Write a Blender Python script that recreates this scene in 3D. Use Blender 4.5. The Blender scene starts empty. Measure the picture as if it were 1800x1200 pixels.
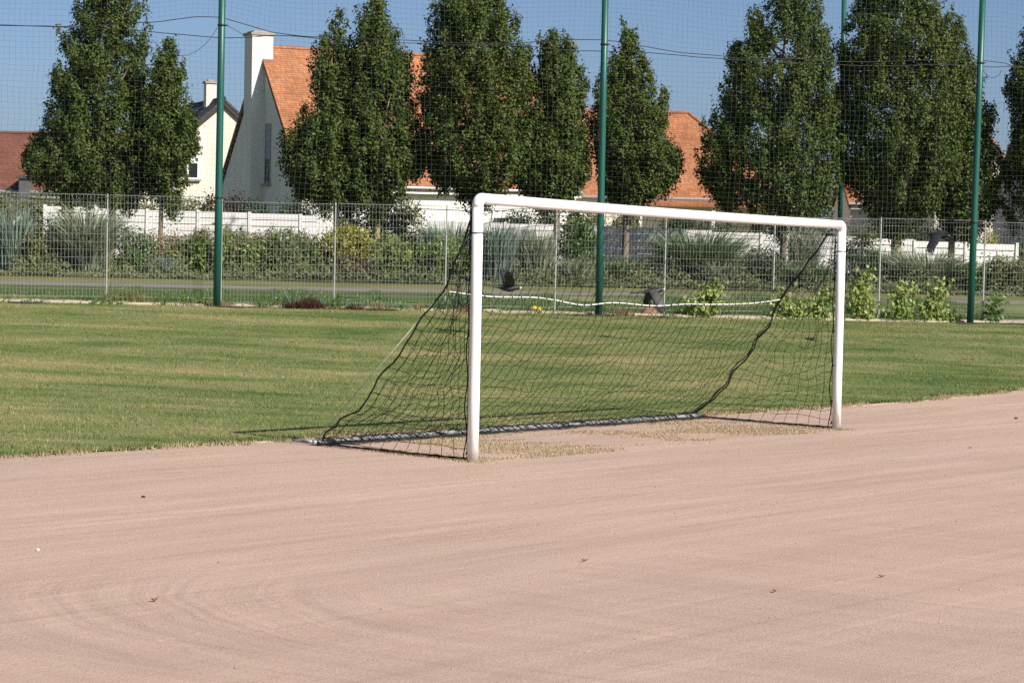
import bpy, math
import numpy as np
from mathutils import Matrix, Vector

RNG = np.random.default_rng(7)
SC = bpy.context.scene
COL = SC.collection
# ------------------------------------------------------------------ camera model (1800 x 1200 reference pixels)
F = 4074.0
PITCH, ROLL, CAMZ = 0.0475, 0.021, 2.1
FWD = np.array([0, math.cos(PITCH), -math.sin(PITCH)])
_r0 = np.array([1.0, 0, 0]); _u0 = np.array([0, math.sin(PITCH), math.cos(PITCH)])
RT = math.cos(ROLL)*_r0 + math.sin(ROLL)*_u0
UP = -math.sin(ROLL)*_r0 + math.cos(ROLL)*_u0
CAM = np.array([0, 0, CAMZ])

def ray(px, py): return FWD + (px-900)/F*RT + (600-py)/F*UP
def P2W(px, py, d): return CAM + d*ray(px, py)
def W2P(p):
    q = np.asarray(p, float) - CAM
    d = q@FWD
    return 900 + F*(q@RT)/d, 600 - F*(q@UP)/d, d
def sstep(t): t = np.clip(t, 0, 1); return t*t*(3-2*t)

_pts = np.array([P2W(832, 812, 21.1), P2W(1470, 754, 27.1), P2W(540, 781, 22.2), P2W(1217, 734, 28.2)])
_M = np.c_[_pts[:, :2], np.ones(4)]
PL = np.linalg.lstsq(_M, _pts[:, 2], rcond=None)[0]
_FL, _FR = P2W(187, 534, 51.2), P2W(1727, 569, 56.0)
def gz(x, y):
    x = np.asarray(x, float); y = np.asarray(y, float)
    xc = np.clip(x, -25, 25)
    zn = PL[0]*xc + PL[1]*np.minimum(y, 60) + PL[2]
    xf = np.clip(x, -14, 16)
    zf = _FL[2] + (_FR[2]-_FL[2])*(xf-_FL[0])/(_FR[0]-_FL[0])
    z = zn + (zf-zn)*sstep((y-29)/23)
    far = np.interp(y, [54, 62, 68, 78, 90, 130, 400, 3000], [.25, .42, .5, .66, .8, 1.0, 1.0, 1.0])
    return z + (far-z)*sstep((y-54)/8)
def ground_at(px, py):
    r = ray(px, py); t = 5.0; dt = .05
    for _ in range(4000):
        p = CAM + r*t
        if p[2] < gz(p[0], p[1]): break
        t += dt
    a, b = t-dt, t
    for _ in range(20):
        m = (a+b)/2; p = CAM + r*m
        if p[2] < gz(p[0], p[1]): b = m
        else: a = m
    p = CAM + r*b; p[2] = gz(p[0], p[1])
    return p
def on_ground(px, d):
    py = 500
    for _ in range(6):
        p = P2W(px, py, d); p[2] = gz(p[0], p[1]); py = W2P(p)[1]
    p = P2W(px, py, d); p[2] = gz(p[0], p[1]); return p
def on_plane(px, py, P0, u):
    """point where the pixel's ray meets the vertical plane through P0 along horizontal u"""
    n = np.array([-u[1], u[0], 0.0]); r = ray(px, py)
    return CAM + r*(((P0-CAM)@n)/(r@n))

# ------------------------------------------------------------------ mesh builder
class MB:
    def __init__(s): s.V = []; s.F = {}; s.n = 0; s.fm = {}
    def add(s, v, f, mi=0):
        v = np.asarray(v, float).reshape(-1, 3); f = np.asarray(f, int)
        k = f.shape[1]
        s.F.setdefault(k, []).append(f + s.n); s.fm.setdefault(k, []).append(np.full(len(f), mi))
        s.V.append(v); s.n += len(v); return s
    def quadgrid(s, g, mi=0):
        a, b = g.shape[:2]
        i = np.arange(a*b).reshape(a, b)
        f = np.stack([i[:-1, :-1], i[1:, :-1], i[1:, 1:], i[:-1, 1:]], -1).reshape(-1, 4)
        return s.add(g.reshape(-1, 3), f, mi)
    def tube(s, pts, r, n=6, cap=True, mi=0):
        P = np.asarray(pts, float); m = len(P)
        r = np.broadcast_to(np.asarray(r, float), (m,))
        T = np.gradient(P, axis=0); T /= np.linalg.norm(T, axis=1)[:, None] + 1e-12
        ref = np.array([0, 0, 1.0]) if abs(T[0, 2]) < .9 else np.array([1.0, 0, 0])
        if m > 2:
            mean = np.abs(T).mean(0); ref = np.eye(3)[np.argmin(mean)]
        A = np.cross(T, ref); A /= np.linalg.norm(A, axis=1)[:, None] + 1e-12
        B = np.cross(T, A)
        th = np.arange(n)/n*2*math.pi
        ring = P[:, None] + r[:, None, None]*(np.cos(th)[None, :, None]*A[:, None] + np.sin(th)[None, :, None]*B[:, None])
        i = np.arange(m*n).reshape(m, n); j = np.roll(i, -1, 1)
        f = np.stack([i[:-1], j[:-1], j[1:], i[1:]], -1).reshape(-1, 4)
        s.add(ring, f, mi)
        if cap and n >= 3:
            o = s.n - m*n
            for ids in (i[0][::-1], i[-1]):
                s.F.setdefault(n, []).append((ids+o)[None]); s.fm.setdefault(n, []).append(np.array([mi]))
        return s
    def box(s, lo, hi, mi=0):
        x0, y0, z0 = lo; x1, y1, z1 = hi
        v = [(x0,y0,z0),(x1,y0,z0),(x1,y1,z0),(x0,y1,z0),(x0,y0,z1),(x1,y0,z1),(x1,y1,z1),(x0,y1,z1)]
        return s.hexa(v, mi)
    def hexa(s, v, mi=0):
        return s.add(v, [(0,3,2,1),(4,5,6,7),(0,1,5,4),(1,2,6,5),(2,3,7,6),(3,0,4,7)], mi)
    def poly(s, v, mi=0):
        return s.add(v, [list(range(len(v)))], mi)
    def prism(s, poly, d):
        """closed solid: polygon (k,3) pushed along vector d"""
        p = np.asarray(poly, float); k = len(p); d = np.asarray(d, float)
        s.add(np.r_[p, p+d], [list(range(k))[::-1]])
        s.F.setdefault(k, []).append(np.array([list(range(k, 2*k))]) + s.n - 2*k); s.fm.setdefault(k, []).append(np.zeros(1, int))
        i = np.arange(k); j = (i+1) % k
        s.F.setdefault(4, []).append(np.stack([i, j, j+k, i+k], -1) + s.n - 2*k); s.fm.setdefault(4, []).append(np.zeros(k, int))
        return s
    def build(s, name, mats, parent=None, smooth=False, loc=None):
        V = np.concatenate(s.V).astype(np.float32)
        if loc is not None: V = V - np.asarray(loc, np.float32)
        me = bpy.data.meshes.new(name)
        me.vertices.add(len(V)); me.vertices.foreach_set('co', V.ravel())
        loops, tot, mi = [], [], []
        for k in s.F:
            f = np.concatenate(s.F[k]); loops.append(f.ravel()); tot.append(np.full(len(f), k)); mi.append(np.concatenate(s.fm[k]))
        loops = np.concatenate(loops).astype(np.int32); tot = np.concatenate(tot).astype(np.int32); mi = np.concatenate(mi).astype(np.int32)
        st = np.r_[0, np.cumsum(tot)[:-1]].astype(np.int32)
        me.loops.add(len(loops)); me.loops.foreach_set('vertex_index', loops)
        me.polygons.add(len(tot)); me.polygons.foreach_set('loop_start', st); me.polygons.foreach_set('loop_total', tot)
        if not isinstance(mats, (list, tuple)): mats = [mats]
        for m in mats: me.materials.append(m)
        if len(mats) > 1: me.polygons.foreach_set('material_index', mi)
        me.polygons.foreach_set('use_smooth', np.full(len(tot), bool(smooth)))
        me.update(calc_edges=True); me.validate()
        o = bpy.data.objects.new(name, me); COL.objects.link(o)
        if loc is not None: o.location = loc
        if parent is not None: o.parent = parent
        return o
def tag(o, label=None, cat=None, group=None, kind=None):
    if label: o['label'] = label
    if cat: o['category'] = cat
    if group: o['group'] = group
    if kind: o['kind'] = kind
    return o
def empty(name, loc, rz=0.0, **kw):
    o = bpy.data.objects.new(name, None); COL.objects.link(o)
    o.location = loc; o.rotation_euler = (0, 0, rz); o.empty_display_size = .2
    return tag(o, **kw)

# ------------------------------------------------------------------ materials
class NT:
    def __init__(s, name):
        s.m = bpy.data.materials.new(name); s.m.use_nodes = True
        s.t = s.m.node_tree; s.t.nodes.clear()
        s.out = s.t.nodes.new('ShaderNodeOutputMaterial')
        s.bsdf = s.n('ShaderNodeBsdfPrincipled'); s.l(s.bsdf.outputs[0], s.out.inputs[0])
    def n(s, t, **kw):
        o = s.t.nodes.new(t)
        for k, v in kw.items():
            if k.startswith('i_'): o.inputs[k[2:].replace('_', ' ')].default_value = v
            else: setattr(o, k, v)
        return o
    def l(s, a, b): s.t.links.new(a, b)
    def co(s, kind='Object', scale=(1, 1, 1), rot=0.0, loc=(0, 0, 0)):
        c = s.n('ShaderNodeTexCoord'); mp = s.n('ShaderNodeMapping'); s.l(c.outputs[kind], mp.inputs['Vector'])
        mp.inputs['Scale'].default_value = scale; mp.inputs['Rotation'].default_value = (0, 0, rot); mp.inputs['Location'].default_value = loc
        return mp.outputs[0]
    def noise(s, vec, scale, detail=4, rough=.55, dist=0.0):
        o = s.n('ShaderNodeTexNoise'); s.l(vec, o.inputs['Vector'])
        o.inputs['Scale'].default_value = scale; o.inputs['Detail'].default_value = detail
        o.inputs['Roughness'].default_value = rough; o.inputs['Distortion'].default_value = dist
        return o.outputs['Fac']
    def ramp(s, fac, stops, interp='LINEAR'):
        o = s.n('ShaderNodeValToRGB'); s.l(fac, o.inputs[0]); cr = o.color_ramp; cr.interpolation = interp
        while len(cr.elements) < len(stops): cr.elements.new(.5)
        for e, (p, c) in zip(cr.elements, stops):
            e.position = p; e.color = (*c, 1) if hasattr(c, '__len__') else (c, c, c, 1)
        return o.outputs[0]
    def mix(s, fac, a, b, mode='MIX'):
        o = s.n('ShaderNodeMix'); o.data_type = 'RGBA'; o.blend_type = mode
        for v, idx in ((fac, 0), (a, 6), (b, 7)):
            if hasattr(v, 'is_linked'): s.l(v, o.inputs[idx])
            elif hasattr(v, '__len__'): o.inputs[idx].default_value = (*v[:3], 1)
            else: o.inputs[idx].default_value = v if idx == 0 else (v, v, v, 1)
        return o.outputs[2]
    def math(s, op, a, b=0.0, clamp=False):
        o = s.n('ShaderNodeMath'); o.operation = op; o.use_clamp = clamp
        for v, i in ((a, 0), (b, 1)):
            if hasattr(v, 'is_linked'): s.l(v, o.inputs[i])
            else: o.inputs[i].default_value = v
        return o.outputs[0]
    def color(s, c):
        i = s.bsdf.inputs['Base Color']
        if hasattr(c, 'is_linked'): s.l(c, i)
        else: i.default_value = (*c, 1)
    def set(s, rough=.6, spec=.5, metal=0.0):
        s.bsdf.inputs['Roughness'].default_value = rough; s.bsdf.inputs['Specular IOR Level'].default_value = spec; s.bsdf.inputs['Metallic'].default_value = metal
    def bump(s, h, strength, dist=.02):
        b = s.n('ShaderNodeBump'); b.inputs['Strength'].default_value = strength; b.inputs['Distance'].default_value = dist
        s.l(h, b.inputs['Height']); s.l(b.outputs[0], s.bsdf.inputs['Normal'])

def m_plain(name, c, rough=.55, var=.12, scale=3.0, spec=.4, metal=0.0, bump=0.0, stretch=(1, 1, 1)):
    t = NT(name); v = t.co(scale=stretch); f = t.noise(v, scale, 5)
    c = np.array(c)
    t.color(t.ramp(f, [(.25, tuple(c*(1-var))), (.75, tuple(np.minimum(c*(1+var), .95)))])); t.set(rough, spec, metal)
    if bump: t.bump(t.noise(v, scale*6, 4), bump)
    return t.m
def m_leaf(name, stops, trans=.3, gloss=.35, spec=.4, patch=None):
    t = NT(name); g = t.n('ShaderNodeNewGeometry')
    c = t.ramp(g.outputs['Random Per Island'], [(i/(len(stops)-1), s) for i, s in enumerate(stops)])
    if patch is not None:
        f = t.noise(t.co(), patch[0], 2)
        c = t.mix(t.ramp(f, [(.45, 0.0), (.62, 1.0)]), c, t.mix(.6, c, patch[1]))
    t.color(c); t.set(gloss, spec)
    tr = t.n('ShaderNodeBsdfTranslucent'); hs = t.n('ShaderNodeHueSaturation'); t.l(c, hs.inputs['Color'])
    hs.inputs['Value'].default_value = 1.3; hs.inputs['Saturation'].default_value = 1.1; hs.inputs['Hue'].default_value = .49
    t.l(hs.outputs[0], tr.inputs[0])
    mx = t.n('ShaderNodeMixShader'); mx.inputs[0].default_value = trans
    t.l(t.bsdf.outputs[0], mx.inputs[1]); t.l(tr.outputs[0], mx.inputs[2]); t.l(mx.outputs[0], t.out.inputs[0])
    return t.m
# ------------------------------------------------------------------ camera, light, sky
cam_d = bpy.data.cameras.new('camera'); cam_d.sensor_width = 36; cam_d.lens = F/1800*36
cam_d.clip_start = .1; cam_d.clip_end = 5000
cam = bpy.data.objects.new('camera', cam_d); COL.objects.link(cam); SC.camera = cam
cam.matrix_world = Matrix(((RT[0], UP[0], -FWD[0], CAM[0]), (RT[1], UP[1], -FWD[1], CAM[1]), (RT[2], UP[2], -FWD[2], CAM[2]), (0, 0, 0, 1)))

SUN_EL = math.radians(36.5)
SUN_H = np.array([.755, -.656]); SUN_H /= np.linalg.norm(SUN_H)
SUN = np.array([SUN_H[0]*math.cos(SUN_EL), SUN_H[1]*math.cos(SUN_EL), math.sin(SUN_EL)])
sd = bpy.data.lights.new('sun', 'SUN'); sd.energy = 5.0; sd.angle = math.radians(.53); sd.color = (1, .93, .82)
so = bpy.data.objects.new('sun', sd); COL.objects.link(so)
so.rotation_euler = Vector(SUN).to_track_quat('Z', 'Y').to_euler()
W = bpy.data.worlds.new('World'); SC.world = W; W.use_nodes = True
wt = W.node_tree; bg = wt.nodes['Background']
sk = wt.nodes.new('ShaderNodeTexSky'); sk.sky_type = 'NISHITA'; sk.sun_disc = False
sk.sun_elevation = SUN_EL; sk.sun_rotation = math.atan2(SUN_H[0], SUN_H[1])
sk.altitude = 0; sk.air_density = .58; sk.dust_density = 1.3; sk.ozone_density = 3.3
wt.links.new(sk.outputs[0], bg.inputs[0]); bg.inputs[1].default_value = .077
vs = SC.view_settings; vs.view_transform = 'Standard'; vs.look = 'None'; vs.exposure = .5; vs.gamma = 1; vs.use_curve_mapping = False
SC.render.film_transparent = False
try:
    SC.cycles.max_bounces = 6; SC.cycles.transparent_max_bounces = 8; SC.cycles.use_denoising = False
except Exception: pass

# ------------------------------------------------------------------ ground
Q0, Q1 = ground_at(0, 804), ground_at(1800, 686)
U = (Q1-Q0); U[2] = 0; U /= np.linalg.norm(U)
WV = np.array([-U[1], U[0], 0.0])           # towards the lawn
ANG = math.atan2(U[1], U[0])
def pq(p, q): return Q0[0]+U[0]*p+WV[0]*q, Q0[1]+U[1]*p+WV[1]*q
def to_pq(x, y):
    dx, dy = x-Q0[0], y-Q0[1]
    return dx*U[0]+dy*U[1], dx*WV[0]+dy*WV[1]
GO = np.array([Q0[0], Q0[1], 0.0])
def ground_sheet(name, ps, qs, off, mat, edge=None):
    pp, qq = np.meshgrid(ps, qs, indexing='ij')
    if edge is not None: qq = qq.copy(); qq[:, 0] += edge(ps)
    x, y = pq(pp, qq)
    g = np.stack([pp, qq, gz(x, y)+off], -1)
    o = MB().quadgrid(g[:, :, :]).build(name, mat, smooth=True)
    o.location = GO; o.rotation_euler = (0, 0, ANG)
    return o
def smooth_noise(x, seed, scale):
    r = np.random.default_rng(seed); v = r.normal(size=4000)
    t = np.asarray(x)/scale + 1000; i = np.floor(t).astype(int) % 3990; f = sstep(t-np.floor(t))
    return v[i]*(1-f)+v[i+1]*f

t = NT('pink_gravel')
lo_ = t.co(scale=(.09, .09, 1)); big = t.noise(lo_, 1.0, 3)
s1 = t.noise(t.co(scale=(.05, .6, 1)), 1.6, 7, .68, .5)
s2 = t.noise(t.co(scale=(.22, 2.6, 1)), 1.4, 8, .74, .8)
cv = t.n('ShaderNodeVectorRotate'); cv.rotation_type = 'Z_AXIS'; _a1, _a2 = [np.array(to_pq(*ground_at(*p_)[:2])) for p_ in ((1100, 1075), (1720, 1150))]
cv.inputs['Angle'].default_value = -math.atan2(_a2[1]-_a1[1], _a2[0]-_a1[0]); QB = float(to_pq(*ground_at(900, 995)[:2])[1])
tcn = t.n('ShaderNodeTexCoord'); t.l(tcn.outputs['Object'], cv.inputs['Vector'])
mp2 = t.n('ShaderNodeMapping'); mp2.inputs['Scale'].default_value = (.2, 1.9, 1); t.l(cv.outputs[0], mp2.inputs['Vector'])
s3 = t.noise(mp2.outputs[0], 1.5, 8, .74, 1.2)
sep = t.n('ShaderNodeSeparateXYZ'); t.l(tcn.outputs['Object'], sep.inputs[0])
near = t.n('ShaderNodeMapRange'); near.inputs[1].default_value = QB+.25; near.inputs[2].default_value = QB-.35; t.l(t.math('ADD', sep.outputs['Y'], t.math('MULTIPLY', t.math('SUBTRACT', t.noise(t.co(scale=(.25, .5, 1)), 1.0, 4), .5), 1.6)), near.inputs[0])
s23 = t.mix(near.outputs[0], s2, s3)
grain = t.noise(t.co(), 55, 3, .7); grain2 = t.noise(t.co(), 190, 2, .8)
c = t.ramp(s1, [(.3, (.410, .300, .243)), (.5, (.452, .336, .275)), (.72, (.498, .374, .309))])
c = t.mix(.6, c, t.ramp(s23, [(.3, (.82, .80, .79)), (.5, (.98, .98, .98)), (.68, (1.12, 1.12, 1.11))]), 'MULTIPLY')
c = t.mix(1.0, c, t.ramp(big, [(.3, (.92, .93, .95)), (.7, (1.08, 1.06, 1.04))]), 'MULTIPLY')
rough_ = t.ramp(t.noise(t.co(scale=(.25, 1.1, 1)), 1.1, 5, .65, .6), [(.42, .25), (.58, 1.0)])
c = t.mix(rough_, c, t.ramp(grain, [(.28, (.82, .80, .78)), (.5, (1, 1, 1)), (.72, (1.16, 1.16, 1.16))]), 'MULTIPLY')
c = t.mix(t.math('ADD', t.math('MULTIPLY', rough_, .75), .25), c, t.ramp(grain2, [(.27, (.70, .68, .67)), (.5, (1, 1, 1)), (.73, (1.24, 1.25, 1.26))]), 'MULTIPLY')
c = t.mix(t.math('MULTIPLY', rough_, .5), c, (.93, .91, .91), 'MULTIPLY')
vo = t.n('ShaderNodeTexVoronoi'); vo.inputs['Scale'].default_value = 26; t.l(t.co(), vo.inputs['Vector'])
pm = t.math('MULTIPLY', t.math('LESS_THAN', vo.outputs['Distance'], .13), t.math('GREATER_THAN', t.noise(t.co(), 3.1, 2), .53))
c = t.mix(t.math('MULTIPLY', pm, .55), c, (.2, .14, .11))
s4 = t.noise(t.co(scale=(.018, 1.9, 1)), 2.2, 3, .5, .25)
c = t.mix(1.0, c, t.ramp(s4, [(.40, (1, 1, 1)), (.425, (.92, .91, .90)), (.45, (1, 1, 1)), (.575, (1, 1, 1)), (.60, (1.09, 1.09, 1.08)), (.625, (1, 1, 1))]), 'MULTIPLY')
# curved wheel marks in the near left of the pitch
def _circ(a, b, c_):
    (x1, y1), (x2, y2), (x3, y3) = a, b, c_; M_ = np.array([[x2-x1, y2-y1], [x3-x1, y3-y1]])*2.0
    return np.linalg.solve(M_, [x2*x2-x1*x1+y2*y2-y1*y1, x3*x3-x1*x1+y3*y3-y1*y1])
_tp = [np.array(to_pq(*ground_at(*p_)[:2])) for p_ in ((255, 1062), (370, 1112), (640, 1165))]
_cc = _circ(*_tp); _md = (_tp[0]+_tp[1])/2; _rr = np.linalg.norm(_tp[0]-_cc)
def _dist(cx, cy):
    v = t.n('ShaderNodeVectorMath'); v.operation = 'DISTANCE'; t.l(tcn.outputs['Object'], v.inputs[0]); 
    cz = t.n('ShaderNodeCombineXYZ'); cz.inputs[0].default_value = cx; cz.inputs[1].default_value = cy; t.l(sep.outputs['Z'], cz.inputs[2]); t.l(cz.outputs[0], v.inputs[1]); return v.outputs['Value']
rad_ = t.math('ADD', _dist(*_cc), t.math('MULTIPLY', t.noise(t.co(), .9, 3), .25))
cr_ = t.n('ShaderNodeCombineXYZ'); t.l(rad_, cr_.inputs[0])
arc_ = t.noise(cr_.outputs[0], 5.5, 3, .6)
mk = t.n('ShaderNodeMapRange'); mk.inputs[1].default_value = 1.9; mk.inputs[2].default_value = .3; t.l(_dist(*_md), mk.inputs[0])
arcm = t.math('MULTIPLY', mk.outputs[0], t.math('SUBTRACT', arc_, .5))
c = t.mix(1.0, c, t.ramp(t.math('ADD', t.math('MULTIPLY', arcm, 1.0), .5), [(.35, (.85, .84, .83)), (.5, (1, 1, 1)), (.65, (1.07, 1.07, 1.07))]), 'MULTIPLY')
t.color(c); t.set(.95, .1)
h = t.math('ADD', t.math('MULTIPLY', s23, .7), t.math('ADD', t.math('MULTIPLY', grain, .35), t.math('MULTIPLY', grain2, .22)))
h = t.math('ADD', h, t.math('MULTIPLY', arcm, 2.2))
t.bump(h, .55, .03)
M_GRAVEL = t.m
def lawn_colors(t):
    g = t.n('ShaderNodeNewGeometry')
    mp = t.n('ShaderNodeMapping'); t.l(g.outputs['Position'], mp.inputs['Vector']); mp.inputs['Scale'].default_value = (.21, .40, .3)
    a = t.noise(mp.outputs[0], 1.0, 5, .62, .4)
    mp3 = t.n('ShaderNodeMapping'); t.l(g.outputs['Position'], mp3.inputs['Vector']); mp3.inputs['Scale'].default_value = (.8, 2.4, .5)
    b = t.noise(mp3.outputs[0], 1.0, 5, .6, .5)
    f = t.math('ADD', t.math('MULTIPLY', a, .6), t.math('ADD', t.math('MULTIPLY', b, .24), t.math('MULTIPLY', t.noise(g.outputs['Position'], 1.1, 5, .65), .16)))
    return f, g
GRASS = [(.385, (.078, .122, .035)), (.46, (.128, .165, .054)), (.535, (.192, .200, .082)), (.62, (.29, .25, .125))]
t = NT('mown_grass_ground'); f, _ = lawn_colors(t)
fine = t.noise(t.co(), 40, 4, .7)
c = t.mix(1, t.ramp(f, GRASS), t.ramp(fine, [(.3, (.72, .74, .7)), (.7, (1.15, 1.15, 1.1))]), 'MULTIPLY')
t.color(c); t.set(.9, .15); t.bump(fine, .4, .03); M_LAWN = t.m
t = NT('grass_blades'); f, g = lawn_colors(t)
c = t.mix(1, t.ramp(f, GRASS), t.ramp(g.outputs['Random Per Island'], [(0, (.7, .78, .6)), (.5, (1.0, 1.0, .95)), (1, (1.3, 1.22, 1.1))]), 'MULTIPLY')
t.color(c); t.set(.6, .25); M_BLADE = t.m

qg = np.r_[np.arange(-45, 1.01, .25)]
tag(ground_sheet('gravel_pitch', np.arange(-40, 70, .5), qg, 0.0, M_GRAVEL), kind='structure')
ps = np.unique(np.r_[np.arange(-300, -20, 8), np.arange(-20, 60, .4), np.arange(60, 400, 8)])
qs = np.unique(np.r_[0, np.arange(.4, 60, .5), np.arange(60, 120, 3), np.arange(120, 900, 20)])
EDGE = lambda p: .06*smooth_noise(p, 3, .9) + .05*smooth_noise(p, 4, .35)
tag(ground_sheet('lawn', ps, qs, .012, M_LAWN, EDGE), kind='structure')
# sunken concrete edging between gravel and lawn
m = MB(); p0 = -30
while p0 < 60:
    p1 = p0+1.0; q = .0
    x, y = pq(np.array([p0+.01, p1-.01, p1-.01, p0+.01]), np.array([-.07, -.07, .0, .0])+.01*RNG.normal())
    z = gz(x, y); dz = .009*RNG.normal()
    m.hexa(np.r_[np.c_[x, y, z-.1], np.c_[x, y, z+.002+dz]]); p0 = p1
tag(m.build('kerb_edging', m_plain('old_concrete', (.42, .33, .26), .9, .25, 6, .1)), kind='structure')

def blades(n, pts, hmin, hmax, wmin, wmax, lean=.5):
    """pts (n,3) -> one triangle per blade"""
    n = len(pts); a = RNG.uniform(0, 2*math.pi, n); h = RNG.uniform(hmin, hmax, n); w = RNG.uniform(wmin, wmax, n)
    la = RNG.uniform(0, 2*math.pi, n); l = np.abs(RNG.normal(0, lean, n))*h
    dx = np.c_[np.cos(a), np.sin(a), np.zeros(n)]*w[:, None]*.5
    tip = pts+np.c_[np.cos(la)*l, np.sin(la)*l, h]
    v = np.stack([pts-dx, pts+dx, tip], 1).reshape(-1, 3)
    return v, np.arange(3*n).reshape(n, 3)
def scatter_lawn(n, ylo, yhi):
    y = np.sqrt(RNG.uniform(ylo**2, yhi**2, n)); x = RNG.uniform(-.232, .232, n)*y
    p, q = to_pq(x, y); k = q > .0 + EDGE(p)+RNG.normal(0, .03, n)
    x, y = x[k], y[k]
    return np.c_[x, y, gz(x, y)+.008]
m = MB()
P = scatter_lawn(420000, 18, 57); v, f = blades(0, P, .010, .028, .007, .014); m.add(v, f)
# longer fringe along the edging and in uneven tufts
n = 26000; p = RNG.uniform(-12, 30, n); q = np.abs(RNG.normal(0, .10, n))+.01+EDGE(p); keep = smooth_noise(p, 9, .5)+RNG.normal(0, .6, n) > -.5
x, y = pq(p[keep], q[keep]); v, f = blades(0, np.c_[x, y, gz(x, y)+.01], .02, .06, .008, .014, .7); m.add(v, f)
n = 30000; p = RNG.uniform(-12, 30, n); q = RNG.normal(-.01, .07, n)+EDGE(p)*.7; keep = smooth_noise(p, 19, .4)+RNG.normal(0, .6, n) > -.6
x, y = pq(p[keep], q[keep]); FR_V = blades(0, np.c_[x, y, gz(x, y)+.005], .012, .045, .007, .013, 1.0)
n = 9000; y = np.sqrt(RNG.uniform(19**2, 54**2, n)); x = RNG.uniform(-.232, .232, n)*y; p, q = to_pq(x, y); k = q > .3; x, y = x[k][:1300], y[k][:1300]
cxy = np.repeat(np.c_[x, y], 26, 0)+RNG.normal(0, .075, (len(x)*26, 2))*[1.6, .8]
v, f = blades(0, np.c_[cxy, gz(cxy[:, 0], cxy[:, 1])+.008], .025, .058, .007, .013, .6); m.add(v, f)
tag(m.build('grass', M_BLADE), kind='stuff')

# ------------------------------------------------------------------ goal
A = P2W(831, 812, 21.1); A[2] = gz(A[0], A[1])
B = P2W(1470, 754, 27.1); B[2] = gz(B[0], B[1])
GU = B-A; GU[2] = 0; GL = np.linalg.norm(GU); GU /= GL
GW = np.array([-GU[1], GU[0], 0.0])
M_WHITE = m_plain('white_gloss_paint', (.80, .80, .78), .32, .03, 2, .5)
t = NT('painted_goal_post'); tc_ = t.n('ShaderNodeTexCoord'); sp_ = t.n('ShaderNodeSeparateXYZ'); t.l(tc_.outputs['Object'], sp_.inputs[0])
dn_ = t.noise(t.co(scale=(9, 9, 4)), 1.5, 6, .65)
low_ = t.n('ShaderNodeMapRange'); low_.inputs[1].default_value = .22; low_.inputs[2].default_value = 0.0; t.l(sp_.outputs['Z'], low_.inputs[0])
splash = t.math('MULTIPLY', low_.outputs[0], t.ramp(dn_, [(.42, 0.0), (.6, .75)]))
scuff = t.math('MULTIPLY', t.ramp(t.noise(t.co(scale=(14, 14, 5)), 1.0, 4, .6), [(.66, 0.0), (.70, .5)]), .8)
c = t.mix(splash, t.ramp(t.noise(t.co(scale=(2, 2, .5)), 1.5, 5), [(.3, (.76, .755, .74)), (.6, (.82, .82, .80))]), (.42, .32, .25))
t.color(t.mix(scuff, c, (.45, .43, .40))); t.set(.36, .45); M_WHITE = t.m
M_GREY = m_plain('galvanised_tube', (.40, .42, .45), .45, .15, 8, .5, .5)
M_NET = m_plain('black_net_cord', (.014, .016, .014), .7, .2, 5, .3)
M_ROPE = m_plain('white_cord', (.72, .73, .70), .7, .08, 9, .3)
M_DARK = m_plain('dark_plastic', (.02, .02, .025), .5, .1, 5)
goal = empty('football_goal', tuple(A), label='white full size football goal with sagging black net at the gravel edge', cat='goal')
def gobj(m, name, mat, parent=goal, smooth=True):
    o = m.build(name, mat, None, smooth, loc=A)
    o.parent = parent; o.location = (0, 0, 0)
    return o
R = .051; HT = 2.44-R
bend = .053
ZT = {0: A[2]+HT, 1: B[2]+HT}
for base, sgn in ((A, 1), (B, -1)):
    zt = ZT[0 if sgn == 1 else 1]
    top = base.copy(); top[2] = zt-bend-.02
    b0 = base.copy(); b0[2] -= .1
    post = gobj(MB().tube([b0, base+np.array([0, 0, .6]), base+np.array([0, 0, 1.4]), top], R, 24), 'post', M_WHITE)
    th = np.linspace(0, math.pi/2, 9)
    c0 = base+GU*sgn*bend; c0[2] = zt-bend
    arc = [np.array([*base[:2], zt-bend-.02])]+[c0-GU*sgn*bend*math.cos(a)+np.array([0, 0, bend*math.sin(a)]) for a in th]
    arc.append(arc[-1]+GU*sgn*.03)
    gobj(MB().tube(arc, R+.0012, 24), 'corner_joint', M_WHITE)
    js = base.copy(); js[2] = zt-.31
    gobj(MB().tube([js-[0, 0, .006], js+[0, 0, .006]], R+.0015, 24), 'joint_seam', M_DARK, post)
    for hh in (.08, .33, .75, 1.15, 1.55, 1.95):
        k = base+GW*(R+.004)+np.array([0, 0, hh]); clips = MB(); clips.tube([k-GU*.012, k+GU*.012], .016, 6)
        clips.tube([k, k+GW*.03+np.array([0, 0, -.02])], .006, 5); gobj(clips, 'net_clip', M_DARK, post)
e = A+GU*(bend+.03); e[2] = ZT[0]; e2 = B-GU*(bend+.03); e2[2] = ZT[1]
gobj(MB().tube(np.linspace(e, e2, 9)-np.outer(np.r_[0, .004, .008, .01, .011, .01, .008, .004, 0], [0, 0, 1]), R, 24), 'crossbar', M_WHITE)
def side_sh(px, py, S):
    w = on_plane(px, py, S, GW); d = w-S
    return np.array([d@GW, w[2]-gz(w[0], w[1])])
EL = np.array([side_sh(*p, A) for p in [(829, 384), (806, 448), (780, 512), (760, 537), (737, 562), (724, 590), (712, 607), (690, 640), (663, 664), (657, 680), (648, 700), (630, 722), (598, 736), (592, 748), (570, 761), (567, 774)]])
ER = np.array([side_sh(*p, B) for p in [(1455, 412), (1415, 470), (1372, 527), (1359, 552), (1353, 575), (1331, 595), (1327, 612), (1308, 634), (1288, 655), (1278, 678), (1256, 700), (1215, 731)]])
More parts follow.
